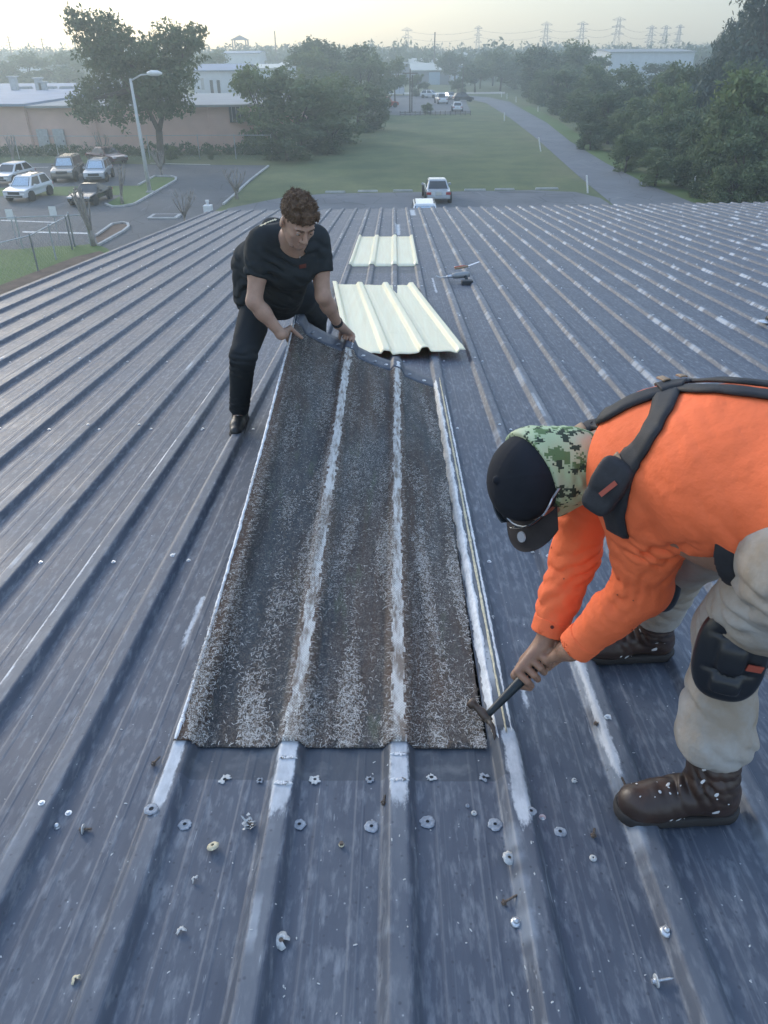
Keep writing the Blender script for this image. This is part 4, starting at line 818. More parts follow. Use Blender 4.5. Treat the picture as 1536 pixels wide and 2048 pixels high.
for y in rows:
    for k in range(-14, NR-16):
        for dx in (.064,):
            x = RX0+k*RIB+dx+r.uniform(-.006, .006)
            if R1-.05 < x < R4+.05 and (y < 5.2 or 9.5 < y < 13.3): continue
            if r.random() < .05: continue
            yy = y+r.uniform(-.012, .012); cand.append((x, yy))
    for k in range(-13, NR-16):
        if r.random() < .55:
            x = RX0+k*RIB; yy = y+r.choice([0, 0, r.uniform(-.4, .4)])
            if R1-.05 < x < R4+.05 and yy < 5.2: continue
            cand.append((x, yy))
def scr(x, y):
    v = np.array([x, y, roofz(y)])-CP; q = CM.T@v; return 768+F*q[0]/-q[2], 1024-F*q[1]/-q[2], -q[2]
vis = []; oth = []
for c in cand:
    sx, sy, dd = scr(*c); (vis if dd > .3 and -10 < sx < 1546 and sy < 2060 else oth).append((dd, c))
vis.sort()
for i, (dd, c) in enumerate(vis[:100]):
    o = src if i == 0 else src.copy()
    if i: COL.objects.link(o); o.parent = bld
    o.location = (c[0], c[1]-5, roofz(c[1])+float(prof(c[0]))+.001); o.rotation_euler = (-math.atan(SL), 0, r.random())
for dd, c in vis[100:]+oth: screw_head(many, c[0], c[1], roofz(c[1])+float(prof(c[0]))+.001, 1.15, rot=r.random())
tag(many.build('roof_screws', M['screw'], bld), kind='stuff')
# chalky sealant blobs near some screws (small, on the sheet)
sp = MB()
for dd, c in vis:
    if r.random() < .22:
        x, y = c[0]+r.uniform(-.01,.01), c[1]+r.uniform(-.02,.02); k = 7; z = roofz(y)+float(prof(x))
        s = r.uniform(.005, .013); vs = [(x+s*r.uniform(.6,1.2)*math.cos(i*6.283/k), y+s*1.5*r.uniform(.6,1.2)*math.sin(i*6.283/k), z-SL*s*1.5*math.sin(i*6.283/k)+.0012) for i in range(k)]
        sp.add(vs+[(x, y, z+.003)], [(i, (i+1) % k, k) for i in range(k)])
tag(sp.build('sealant_spots', M['seal'], bld), kind='stuff')
for i, (px, py, s) in enumerate(((450,1560,.9),(520,1562,.8),(630,1560,.8),(740,1560,.9),(863,1556,1),(968,1556,.9),(307,1634,1.1),(370,1650,1.3),(599,1650,1.3),(743,1654,1.3),(855,1645,1.3),(990,1650,1.35),(1060,1636,1),(1120,1665,1.2))):
    p = RF(px, py); z = roofz(p[1])+float(prof(p[0]))+.002; b = MB(); rn = random.Random(i)
    ring(b, (p[0], p[1], z), .0052*s, rn.uniform(.011,.018)*s, .0026, 22, .30 if i < 6 else .10, 0, rn.choice([0,0,3,5]) if i < 6 else 0, rn)
    if i > 6: ring(b, (p[0], p[1], z+.0014), .0045, .0085, .0022, 16, .03, 0, 0, rn)
    k = 12; b.add([(p[0]+.006*s*math.cos(q*6.283/k), p[1]+.006*s*math.sin(q*6.283/k), z+.0008) for q in range(k)], [tuple(range(k))], 1)
    b.build('screw_hole', [M['chalk'] if i > 5 or i % 2 else M['washer'], M['hole']], bld, smooth=False)
# loose bits
def at_roof(px, py, e=.0): p = RF(px, py); return (p[0], p[1], roofz(p[1])+float(prof(p[0]))+.002+e)
def loose_screw(px, py, ang, lb, L_=.035, head=True, m='screw', washer=False, tilt=.0):
    p = at_roof(px, py, .005); rt = thing('loose_screw', p, lb, 'screw', None, ang); b = MB()
    b.tube([(0,0,0), (L_*.85,0,0), (L_,0,0)], [.0024,.0022,.0004], 7)
    for q in range(9): b.lathe((.004+q*L_*.085,0,0), [(.0022,0),(.0033,.0008),(.0022,.0016)], 8, ax='x')
    b.build('shank', M[m], rt, local=True); b = MB(); b.lathe((-.006,0,0), [(.0048,0),(.005,.001),(.005,.005),(.008,.0055),(.008,.007)], 6 if m != 'screw' else 8, ax='x'); b.build('head', M[m], rt, local=True)
    if washer: b = MB(); b.lathe((.0015,0,0), [(.004,0),(.0125,.0005),(.013,.003),(.004,.0035)], 16, ax='x'); b.build('washer', M['washer'], rt, local=True)
    return rt
def disc(px, py, r0, lb, m='washer', jag=.08, gap=0, tilt=(0,0), name='loose_washer', nut=False, dome=False):
    p = at_roof(px, py, .0005); rt = thing(name, p, lb, 'washer'); rn = random.Random(int(px)); b = MB(); n = 22; vs = []
    for i in range(n):
        a = i*6.283/n; j = 1+rn.uniform(-jag, jag)
        for rr_, hh in ((r0*.25, .004), (r0*.3, .0075 if nut else .005), (r0*.62, .0045), (r0*j, .001), (r0*j*.98, 0)): vs.append((rr_*math.cos(a), rr_*math.sin(a), hh+tilt[0]*rr_*math.cos(a)+tilt[1]*rr_*math.sin(a)+(abs(tilt[0])+abs(tilt[1]))*r0))
    b.add(vs, [(i*5+j, i*5+j+1, ((i+1) % n)*5+j+1, ((i+1) % n)*5+j) for i in range(n-gap) for j in range(4)]); b.build('washer_disc', M[m], rt, local=True, smooth=True)
    if dome: b = MB(); b.lathe((0,0,.004), [(.007,0),(.0065,.004),(.004,.007),(.001,.008)], 10); b.build('screw_cap', M['screw'], rt, local=True, smooth=True)
    if nut: b = MB(); b.lathe((0,0,.003), [(.0055,0),(.0055,.006),(.002,.0065)], 6); b.build('screw_head', M['rust'], rt, local=True)
    return rt
disc(427,1698,.015,'flat cream washer tipped on its edge left of the second rib from the left','foam',.06,0,(.25,-.3),nut=True); disc(563,1885,.0185,'large broken white washer lying in the pan near the bottom, left of centre','washer',.10,3,(.05,.1),nut=True)
disc(1018,1723,.017,'white oval washer with a screw head on the far right rib of the old sheet','washer',.10,0,(-.3,.1),nut=True); disc(948,1628,.0075,'tiny white ring washer above the pale ring mark','washer',.02); disc(935,1613,.0055,'smallest grey washer beside the tiny white ring washer','chalk',.05)
disc(1186,1718,.009,'small clean white ring washer in the pan in front of the near boot','washer',.02); disc(1032,1846,.013,'silver domed screw cap right of centre near the bottom','screw',.05,dome=True); disc(1330,1871,.014,'silver domed screw cap at the lower right, beside the pale rib','screw',.08,dome=True); disc(115,1655,.008,'small silver screw cap at the left by the dark rib','screw',.08,dome=True)
disc(363,1866,.011,'curled open ring scrap of white sealant lower left','washer',.2,8,(.1,.1),name='sealant_scrap'); disc(390,1763,.008,'small white folded sealant scrap left of the second rib','washer',.35,6,(.3,.2),name='sealant_scrap')
disc(1148,1562,.008,'white crumb of sealant in front of the near boot toe','washer',.3,2,name='sealant_scrap'); disc(153,1962,.009,'pale yellowish scrap at the lower left corner of the roof','foam',.3,6,(.2,0),name='sealant_scrap'); disc(683,1691,.007,'brass coloured nut in the middle pan of the near roof','foam',.05,0,nut=True,name='loose_nut')
disc(1066,1106,.010,'white scrap of sealant just below the cap brim of the crouching man','washer',.3,4,(.2,.1),name='sealant_scrap'); disc(985,1243,.008,'white fleck of sealant beside the foam tape','washer',.3,4,name='sealant_scrap'); disc(1396,1566,.006,'tiny white chip under the near trouser hem','washer',.2,name='sealant_scrap'); disc(438,1258,.009,'white scrap left of the old sheet edge','washer',.3,5,name='sealant_scrap')
loose_screw(1308,1966,.15,'loose screw with a white washer lying at the lower right',.042,washer=True); loose_screw(1008,1808,.5,'thin dark loose screw pointing up right, right of centre near the bottom',.040,m='rust'); loose_screw(1186,1674,1.2,'short dark screw just above the small clean ring washer',.022,m='rust')
loose_screw(165,1662,.05,'loose screw lying at the left beside the small silver cap',.026,washer=True,m='rust'); loose_screw(308,1530,1.1,'dark screw standing out beside the leftmost sealed rib',.028,m='rust'); loose_screw(1247,1590,1.7,'dark screw touching the toe of the near boot',.03,m='rust'); loose_screw(1190,1457,.2,'tiny dark screw between the hammer and the white rib',.014,m='rust'); loose_screw(767,1612,1.4,'thin dark screw beside the third rib top',.025,m='rust')
# debris clump on the near rib
p = at_roof(497, 1648); rt = thing('sealant_clump', p, 'jagged torn clump of white sealant round a loosened screw left of the second rib', 'sealant clump'); b = MB(); rn = random.Random(3)
for k in range(26):
    a = rn.random()*6.28; q = rn.random()*.02; L_ = rn.uniform(.006,.018); s = Vector((q*math.cos(a), q*math.sin(a)*1.3, rn.uniform(.0,.012))); d = Vector((rn.uniform(-1,1), rn.uniform(-1,1), rn.uniform(-.3,.8))).normalized()*L_; w = Vector((rn.uniform(-1,1), rn.uniform(-1,1), 0)).normalized()*rn.uniform(.002,.005)
    b.add([s-w, s+w, s+d+w*.3, s+d-w*.6, s+Vector((0,0,-.003))], [(0,1,2,3),(0,1,4),(1,2,4)])
b.build('sealant_shreds', M['washer'], rt, local=True); b = MB(); b.tube([(0,0,0),(.014,-.01,.008)], .004, 7); b.lathe((.004,-.002,.004), [(.0055,0),(.0055,.005)], 6); b.build('screw', M['rust'], rt, local=True)
b = MB(); rn = random.Random(8)
for k in range(240):
    px, py = rn.uniform(0, 1536), rn.uniform(900, 2040); p = RF(px, py)
    if HX0-.03 < p[0] < HX1+.06 and HY0 < p[1] < 5: continue
    z = roofz(p[1])+float(prof(p[0]))+.0008; s = rn.uniform(.0007, .0022); k2 = 5; st = rn.uniform(1, 3); an = rn.random()*3
    b.add([(p[0]+s*(math.cos(q*6.283/k2)*math.cos(an)*st-math.sin(q*6.283/k2)*math.sin(an)), p[1]+s*(math.cos(q*6.283/k2)*math.sin(an)*st+math.sin(q*6.283/k2)*math.cos(an)), z) for q in range(k2)]+[(p[0], p[1], z+s*.6)], [(q, (q+1) % k2, k2) for q in range(k2)])
tag(b.build('sealant_crumbs', M['washer']), 'white crumbs of sealant scattered over the near roof', 'sealant crumbs', kind='stuff')
# ================================================================== PEOPLE: signed-distance modelling, meshed with surface nets
V3 = lambda *a: np.array(a, float)
def nrm(v): v = np.asarray(v, float); return v/np.linalg.norm(v)
class Field:
    def __init__(s, lo, hi, h):
        s.lo = np.array(lo, float); s.h = h; s.n = np.ceil((np.array(hi)-s.lo)/h).astype(int)+1; s.A = np.full(s.n, .5, np.float32)
    def sub(s, lo, hi):
        a = np.clip(np.floor((np.minimum(lo, hi)-s.lo)/s.h).astype(int), 0, s.n-1); b = np.clip(np.ceil((np.maximum(lo, hi)-s.lo)/s.h).astype(int)+1, a+1, s.n)
        sl_ = tuple(slice(a[i], b[i]) for i in range(3)); g = [s.lo[i]+s.h*np.arange(a[i], b[i]) for i in range(3)]
        return sl_, g[0][:,None,None], g[1][None,:,None], g[2][None,None,:]
    def smin(s, sl_, d, k):
        a = s.A[sl_]
        if k <= 0: s.A[sl_] = np.minimum(a, d); return
        h = np.clip(.5+.5*(a-d)/k, 0, 1); s.A[sl_] = a*(1-h)+d*h-k*h*(1-h)
    def smax(s, sl_, d, k):
        a = s.A[sl_]; h = np.clip(.5+.5*(d-a)/k, 0, 1); s.A[sl_] = a*(1-h)+d*h+k*h*(1-h)
    def cap(s, a, b, ra, rb=None, k=.02, flat=None, cut=None, neg=False):
        """tapered capsule; flat=(dir, factor): squashed along dir; cut: 'b' = flat end at b"""
        a = np.asarray(a, float); b = np.asarray(b, float); rb = ra if rb is None else rb; m = max(ra, rb)*(1 if not flat else max(1, flat[1]))+k+3*s.h
        sl_, X, Y, Z = s.sub(np.minimum(a, b)-m, np.maximum(a, b)+m); px, py, pz = X-a[0], Y-a[1], Z-a[2]; ba = b-a
        if flat:
            d, f = nrm(flat[0]), 1/flat[1]-1; t = (px*d[0]+py*d[1]+pz*d[2])*f; px, py, pz = px+t*d[0], py+t*d[1], pz+t*d[2]; ba = ba+d*(ba@d)*f
        L2 = max(ba@ba, 1e-9); t = np.clip((px*ba[0]+py*ba[1]+pz*ba[2])/L2, 0, 1)
        d = np.sqrt((px-t*ba[0])**2+(py-t*ba[1])**2+(pz-t*ba[2])**2)-(ra+(rb-ra)*t)
        if cut: u = nrm(b-a); d = np.maximum(d, (X-b[0])*u[0]+(Y-b[1])*u[1]+(Z-b[2])*u[2])
        (s.smax(sl_, -d, k) if neg else s.smin(sl_, d, k)); return s
    def ell(s, c, r, R=None, k=.02, neg=False, box=0):
        c = np.asarray(c, float); r = np.asarray(r, float); m = r.max()*1.05+k+3*s.h; sl_, X, Y, Z = s.sub(c-m, c+m); P = [X-c[0], Y-c[1], Z-c[2]]
        R = np.eye(3) if R is None else R; q = [(P[0]*R[0,i]+P[1]*R[1,i]+P[2]*R[2,i])/r[i] for i in range(3)]
        if box: l = (np.abs(q[0])**box+np.abs(q[1])**box+np.abs(q[2])**box)**(1/box); d = (l-1)*r.min()
        else: l = np.sqrt(q[0]**2+q[1]**2+q[2]**2)+1e-6; g = np.sqrt((q[0]/r[0])**2+(q[1]/r[1])**2+(q[2]/r[2])**2)+1e-6; d = l*(l-1)/g
        (s.smax(sl_, -d, k) if neg else s.smin(sl_, d, k)); return s
    def cutp(s, p, nv, k=.004, r=None):
        """remove what lies beyond the plane (within r of p)"""
        p = np.asarray(p, float); nv = nrm(nv); lo, hi = (s.lo, s.lo+s.h*s.n) if r is None else (p-r, p+r); sl_, X, Y, Z = s.sub(lo, hi)
        d = (X-p[0])*nv[0]+(Y-p[1])*nv[1]+(Z-p[2])*nv[2]
        if r is not None: d = np.where((X-p[0])**2+(Y-p[1])**2+(Z-p[2])**2 < r*r, d, -1)
        s.smax(sl_, d, k); return s
    def fold(s, c, dr, wl, amp, sig, ph=0., bend=None):
        c = np.asarray(c, float); dr = nrm(dr); sl_, X, Y, Z = s.sub(c-2.4*sig, c+2.4*sig); x, y, z = X-c[0], Y-c[1], Z-c[2]
        t = x*dr[0]+y*dr[1]+z*dr[2]
        if bend is not None: bd = nrm(bend[0]); t = t+bend[1]*(x*bd[0]+y*bd[1]+z*bd[2])**2
        h0 = np.sin(wl*900+ph*7+amp*5000); t = t+.012*np.sin(21*x+17*z+ph+h0)+.009*np.sin(33*y-29*z+2*h0)+.004*np.sin(70*x-50*y+60*z)
        w = np.exp(-(x*x+y*y+z*z)/sig**2)*(.55+.45*np.sin(19*y+23*z-15*x+3*h0)); v = 1-2*np.abs(np.sin(np.pi*t/wl+ph))**1.05; s.A[sl_] += (1.5*amp*w*v).astype(np.float32); return s
    def rough(s, amp, fr, seed=0):
        sl_, X, Y, Z = s.sub(s.lo, s.lo+s.h*s.n); r = np.random.default_rng(seed); v = 0
        for i in range(5):
            q = r.normal(size=3); q *= fr*(.6+.3*i)/np.linalg.norm(q); v = v+np.sin(q[0]*X+q[1]*Y+q[2]*Z+r.random()*6)/(1+.3*i)
        s.A += (amp*v*.5).astype(np.float32); return s
    def mesh(s, name):
        A = s.A; I = A < 0; nx, ny, nz = A.shape
        c = np.zeros((nx-1, ny-1, nz-1), np.int8)
        for dx in (0, 1):
            for dy in (0, 1):
                for dz in (0, 1): c += I[dx:nx-1+dx, dy:ny-1+dy, dz:nz-1+dz]
        act = (c > 0) & (c < 8); idx = np.argwhere(act); vid = np.full(act.shape, -1, np.int32); vid[act] = np.arange(len(idx))
        S = np.zeros((len(idx), 3)); N = np.zeros(len(idx)); cr = [(i, j, k) for i in (0, 1) for j in (0, 1) for k in (0, 1)]
        for a in cr:
            for ax in range(3):
                if a[ax]: continue
                b = list(a); b[ax] = 1; ia = idx+a; ib = idx+b; va = A[ia[:,0], ia[:,1], ia[:,2]]; vb = A[ib[:,0], ib[:,1], ib[:,2]]; m = (va < 0) != (vb < 0)
                t = np.where(m, va/np.where(m, va-vb, 1), 0); q = np.array(a, float)[None].repeat(len(idx), 0); q[:,ax] += t; S[m] += q[m]; N[m] += 1
        P = s.lo+s.h*(idx+S/N[:,None]); Fq = []
        for ax in range(3):
            o1, o2 = (ax+1) % 3, (ax+2) % 3; sa = [slice(None)]*3; sb = [slice(None)]*3; sa[ax] = slice(0, -1); sb[ax] = slice(1, None)
            for o in (o1, o2): sa[o] = sb[o] = slice(1, -1)
            ca, cb = I[tuple(sa)], I[tuple(sb)]
            for flip, mk in ((0, ca & ~cb), (1, ~ca & cb)):
                e_ = np.argwhere(mk); 
                if not len(e_): continue
                e_[:,o1] += 1; e_[:,o2] += 1; q = []
                for d1, d2 in ((-1,-1),(0,-1),(0,0),(-1,0)):
                    w = e_.copy(); w[:,o1] += d1; w[:,o2] += d2; q.append(vid[w[:,0], w[:,1], w[:,2]])
                q = np.stack(q, 1); Fq.append(q[:, ::-1] if flip else q)
        Fq = np.concatenate(Fq); return np_mesh(name, P, Fq[(Fq >= 0).all(1)])
    def obj(s, name, m, parent, smooth_it=1):
        me = s.mesh(name); o = link(name, me, m, parent, smooth=True)
        if smooth_it: q = o.modifiers.new('smooth', 'SMOOTH'); q.factor = .5; q.iterations = smooth_it
        return o
def finger(S, pts, r0, r1, k=.004):
    n = len(pts)-1
    for i in range(n): S.cap(pts[i], pts[i+1], r0+(r1-r0)*i/n, r0+(r1-r0)*(i+1)/n, k)
def grip(S, P0, ax, bd, wr, rh, td=1, s=1., spread=1.):
    ax = nrm(ax); bd = nrm(bd-ax*(bd@ax)); side = np.cross(ax, bd); sg = -np.sign(side@(wr-P0)) or 1; side = side*sg
    K = [P0+ax*t*s+bd*(rh+.020*s)-side*.012*s for t in (-.036, -.012, .012, .036)]
    for i, Kp in enumerate(K):
        S.cap(wr, Kp, .021*s, .0108*s, .010)
        L_ = (1, 1.06, 1.0, .85)[i]; e_ = ax*(-.036+.024*i)*s
        pts = [Kp]+[P0+e_*spread+(bd*math.cos(math.radians(q*L_))+side*math.sin(math.radians(q*L_)))*(rh+r_*s) for q, r_ in ((38, .021), (92, .012), (150, .010), (195, .011))]
        finger(S, pts, .0100*s, .0078*s, .0012)
    S.cap(wr, P0-side*(rh+.012*s), .024*s, .017*s, .012)
    T = [P0-side*(rh+.010*s)+ax*td*.018*s, P0+ax*td*.045*s-side*(rh+.006*s)-bd*.006, P0+ax*td*.052*s-bd*(rh+.006*s)+side*.004, P0+ax*td*.042*s-bd*(rh+.007*s)+side*.022*s]
    finger(S, T, .0135*s, .0095*s, .006)
def frame(fwd, up):
    f = nrm(fwd); u = nrm(np.array(up, float)-f*(np.array(up, float)@f)); return np.stack([np.cross(f, u), f, u], 1)     # columns right, forward, up
def head(S, c, R, s=1., k=.012):
    L = lambda x, y, z: c+R@V3(x, y, z)*s
    S.ell(L(0,-.012,.032), V3(.076,.096,.084)*s, R, .02); S.ell(L(0,.030,-.018), V3(.064,.062,.080)*s, R, .02); S.ell(L(0,.030,-.060), V3(.047,.050,.042)*s, R, .025)
    S.ell(L(0,.070,-.092), V3(.019,.017,.015)*s, R, .02)
    for q in (-1, 1):
        S.cap(L(q*.060,.0,-.04), L(q*.030,.055,-.088), .016*s, .013*s, .02); S.ell(L(q*.042,.062,-.018), V3(.017,.015,.013)*s, R, .016)
        S.ell(L(q*.031,.098,.008), V3(.019,.016,.013)*s, R, .008, neg=True); S.cap(L(q*.012,.089,.027), L(q*.045,.077,.026), .0085*s, .007*s, .010)
        S.ell(L(q*.080,-.006,-.004), V3(.008,.019,.031)*s, R@_R('z', q*-18), .006); S.ell(L(q*.031,.078,.007), V3(.0125,.0125,.0125)*s, R, .001)
    S.cap(L(0,.088,.016), L(0,.110,-.026), .0075*s, .0115*s, .008)
    for q in (-1, 1): S.ell(L(q*.013,.097,-.032), V3(.009,.011,.008)*s, R, .004)
    S.cap(L(-.016,.088,-.053), L(.016,.088,-.053), .0062*s, None, .005); S.cap(L(-.014,.087,-.063), L(.014,.087,-.063), .0072*s, None, .004)
    S.cap(L(-.019,.094,-.058), L(.019,.094,-.058), .0012*s, None, .002, neg=True)
    return L
def eyes(rt, L, R, s, hair):
    for q in (-1, 1):
        b = MB(); c = L(q*.031,.0805,.0075); bm = bmesh.new(); bmesh.ops.create_uvsphere(bm, u_segments=14, v_segments=10, radius=.0118*s); me = bpy.data.meshes.new('eyeball'); bm.to_mesh(me); bm.free(); me.transform(Matrix.Translation(Vector(c)))
        e_ = link('eyeball', me, M['eye'], rt, smooth=True); b = MB(); f = R[:,1]; b.tube([Vector(c+f*.0095*s+R@V3(q*-.001,0,-.002)), Vector(c+f*.0123*s+R@V3(q*-.001,0,-.002))], [.0062*s, .004*s], 10); b.build('iris', M['hole'], e_) if False else b.build('iris', M['hole'], rt)
        b = MB(); b.tube([Vector(L(q*.012,.098,.026)), Vector(L(q*.028,.0965,.031)), Vector(L(q*.048,.081,.026))], [.0035*s,.0042*s,.002*s], 6); b.build('eyebrow', M[hair], rt)
        b = MB(); b.tube([Vector(L(q*.017,.090,.0105)), Vector(L(q*.031,.0935,.0135)), Vector(L(q*.046,.082,.0105))], [.0036*s,.0052*s,.0034*s], 6); b.build('eyelid', M['skin_b'], rt, smooth=True)
def bvh(*objs):
    dg = bpy.context.evaluated_depsgraph_get(); dg.update(); V, Fc = [], []
    for o in objs:
        e_ = o.evaluated_get(dg); me = e_.to_mesh(); n = len(V); V += [o.matrix_world@v.co for v in me.vertices] if False else [v.co+sum((Vector(p.location) for p in _par(o)), Vector((0,0,0))) for v in me.vertices]; Fc += [tuple(i+n for i in p.vertices) for p in me.polygons]; e_.to_mesh_clear()
    return BVHTree.FromPolygons(V, Fc)
def _par(o):
    out = []; o = o.parent
    while o is not None: out.append(o); o = o.parent
    return out
def hit(T, px, py):
    d = Vector(ray(px, py)).normalized(); r = T.ray_cast(Vector(CP), d); return r
def ribbon(name, T, path, width, m, parent, off=.004, thick=.006, n=40, wend=None, extra=None):
    """band lying on a surface: the path is given by photo pixels, cast onto the surface"""
    P = []; path = [np.array(p, float) for p in path]; seg = [np.linalg.norm(b-a) for a, b in zip(path, path[1:])]; tot = sum(seg)
    for i in range(n+1):
        t = i/n*tot; j = 0
        while j < len(seg)-1 and t > seg[j]: t -= seg[j]; j += 1
        q = path[j]+(path[j+1]-path[j])*min(1, t/seg[j]); r = hit(T, *q)
        if r[0] is not None: P.append((r[0], r[1]))
    if len(P) < 4: return None
    C_ = [p[0] for p in P]; N_ = [p[1] for p in P]
    for _ in range(3):
        C_ = [C_[0]]+[(C_[i-1]+C_[i]*2+C_[i+1])/4 for i in range(1, len(C_)-1)]+[C_[-1]]; N_ = [N_[0]]+[((N_[i-1]+N_[i]*2+N_[i+1])/4).normalized() for i in range(1, len(N_)-1)]+[N_[-1]]
    vs = []; K = 6
    for i, (c, nn) in enumerate(zip(C_, N_)):
        t = (C_[min(i+1, len(C_)-1)]-C_[max(i-1, 0)]).normalized(); sd = t.cross(nn).normalized(); w = width if not callable(width) else width(i/(len(C_)-1))
        row = []
        for j in range(K+1):
            q = c+sd*w*(j/K-.5); f = T.find_nearest(q); z = f[0]+f[1]*off if f[0] is not None and (f[0]-q).length < .06 else q+nn*off; row.append((z, f[1] if f[0] is not None else nn))
        vs += [z+q_*(thick if 0 < j < K else thick*.2) for j, (z, q_) in enumerate(row)]
    k = K+1; fs = [(i*k+j, i*k+j+1, (i+1)*k+j+1, (i+1)*k+j) for i in range(len(C_)-1) for j in range(K)]
    o = link(name, np_mesh(name, [tuple(v) for v in vs], fs), m, parent, smooth=True); s_ = o.modifiers.new('thick', 'SOLIDIFY'); s_.thickness = thick; s_.offset = -1; return o

M['eye'] = mat('eye_white', (.55,.54,.52), .3); M['skin_b'] = mat('skin_tan', (.42,.265,.195), .55, noise=(30,.12)); M['skin_w'] = mat('skin_brown', (.33,.185,.12), .5, noise=(45,.18), bump=(160,.25,.001))
for m_ in ('skin_b', 'skin_w'): M[m_].node_tree.nodes['Principled BSDF'].inputs['Subsurface Weight'].default_value = .12; M[m_].node_tree.nodes['Principled BSDF'].inputs['Subsurface Scale'].default_value = .01
M['stubble'] = mat('stubble_skin', (.27,.175,.135), .7, noise=(200,.3)); M['hair'] = mat('brown_hair', (.12,.078,.052), .7, noise=(60,.5), bump=(120,.8,.004), spec=.25)
M['tee'] = mat('black_cotton', (.028,.033,.036), .9, noise=(12,.2), bump=(400,.2,.001), spec=.2); M['jean'] = mat('black_trouser_cloth', (.020,.024,.028), .88, noise=(14,.25), bump=(300,.2,.001), spec=.25, col2=(.05,.055,.058), thr=(.72,.78))
M['shoe'] = mat('black_shoe', (.022,.022,.022), .5, noise=(40,.4)); M['orange'] = mat('orange_hi_vis_cloth', (1.0,.19,.07), .75, noise=(3,.08), bump=(15,.9,.012), spec=.25)
M['grime'] = mat('grimy_spot', (.12,.03,.02), .8); M['strap'] = mat('black_webbing', (.020,.021,.025), .7, noise=(60,.3), bump=(300,.5,.001)); M['leather'] = mat('tan_leather', (.30,.20,.12), .6, noise=(50,.3))
M['cap'] = mat('black_cap_cloth', (.016,.018,.024), .85, noise=(10,.25), bump=(350,.25,.001), spec=.25); M['brim'] = mat('dark_brown_brim', (.040,.034,.034), .8, noise=(20,.25), bump=(350,.25,.001), spec=.25)
M['khaki'] = mat('dusty_work_trousers', (.33,.275,.215), .85, noise=(6,.2), bump=(16,.8,.010), col2=(.42,.41,.39), thr=(.40,.66), spec=.2); M['pad'] = mat('black_kneepad_shell', (.014,.016,.02), .32, noise=(40,.4), bump=(60,.3,.002), col2=(.3,.3,.3), thr=(.74,.78))
M['boot'] = mat('worn_brown_leather', (.045,.028,.022), .42, noise=(16,.4), bump=(40,.5,.003), col2=(.085,.045,.03), thr=(.5,.85)); M['sole'] = mat('boot_sole', (.03,.027,.026), .8, noise=(30,.3)); M['splash'] = mat('white_paint_splash', (.6,.6,.6), .5)
M['tagred'] = mat('red_label', (.35,.07,.04), .6); M['chrome'] = mat('silver_frame', (.6,.62,.66), .25, .6); M['hamh'] = mat('hammer_handle_rubber', (.012,.020,.026), .45, noise=(30,.3)); M['hamm'] = mat('worn_hammer_steel', (.10,.075,.06), .45, .6, noise=(30,.4), col2=(.32,.27,.22), thr=(.55,.72))
def m_camo():
    g = NG('digital_camo', .85); o = g.map(g.obj(), (1,1,1)); sn = g.t.nodes.new('ShaderNodeVectorMath'); sn.operation = 'SNAP'; g.L(o, sn.inputs[0]); sn.inputs[1].default_value = (.0048,.0048,.0048); v = sn.outputs[0]
    c = g.mix(g.rng(g.noise(o, 9, 2), .4, .65), (.44,.54,.32), (.54,.54,.38)); c = g.mix(g.rng(g.noise(g.map(v,(1,1,1),(3,1,2)), 19, 3, .6), .548, .556), c, (.12,.20,.08)); c = g.mix(g.rng(g.noise(v, 24, 3, .65), .575, .58), c, (.035,.055,.035)); g.col(c); g.bump(g.noise(o, 50, 3), .3, .003); return g.m
M['camo'] = m_camo()

# ------------------------------------------------------------------ the man in black
def roofh(p, h): return V3(p[0], p[1], roofz(p[1])+h)
B_ank = V3(-.915, 4.03, roofz(4.03)+.085); B_knee = D(486, 712, 4.05); B_rhip = D(520, 598, 4.25); B_lhip = D(592, 592, 4.45)
B_lknee = V3(-.52, 4.80, roofz(4.80)+.50); B_lank = V3(-.56, 5.12, roofz(5.12)+.09)
B_rsh = D(524, 486, 3.82); B_lsh = D(634, 482, 3.95); B_neck = D(585, 478, 3.80); B_chest = D(577, 520, 3.93); B_belly = D(556, 565, 4.15)
B_rel = D(508, 603, 3.90); B_rwr = D(562, 668, 4.02); B_lel = D(646, 592, 4.03); B_lwr = D(676, 648, 4.30)
man = thing('person', (-.7, 4.3, roofz(4.3)), 'man with brown curly hair in all black clothes, lifting the far end of the sheet', 'person')
hR = frame((.40, -.72, -.56), (-.10, .25, 1)); hC = D(596, 442, 3.58); hs = 1.02
S = Field((-1.15, 3.3, 7.35), (-.05, 5.35, 9.2), .0052); Lh = head(S, hC, hR, hs)
S.cap(Lh(0,-.02,-.05), B_neck+V3(0,.02,-.02), .056, .062, .02); S.cap(B_neck, B_chest, .065, .10, .05); S.cap(B_rsh, B_lsh, .055, None, .05)
S.cap(B_chest, B_belly, .105, .115, .06, flat=(V3(0,1,.3), .8)); S.cap(B_belly, (B_rhip+B_lhip)/2, .13, .13, .06); S.cap(B_rhip, B_lhip, .09, None, .05)
S.cap(B_rhip, B_knee, .078, .055, .03); S.cap(B_knee, B_ank, .055, .038, .02); S.cap(B_lhip, B_lknee, .078, .055, .03); S.cap(B_lknee, B_lank, .055, .038, .02)
S.cap(B_ank, B_ank+V3(.0,-.13,-.05), .035, .03, .02); S.cap(B_lank, B_lank+V3(.0,-.10,-.05), .035, .03, .02)
mid = lambda a, b, t=.5: a+(b-a)*t
for sh, el, wr in ((B_rsh, B_rel, B_rwr), (B_lsh, B_lel, B_lwr)):
    S.cap(sh, mid(sh, el, .55), .052, .048, .03); S.cap(mid(sh, el, .5), el, .049, .041, .02); S.cap(el, mid(el, wr, .35), .041, .042, .02); S.cap(mid(el, wr, .3), wr, .041, .0265, .02)
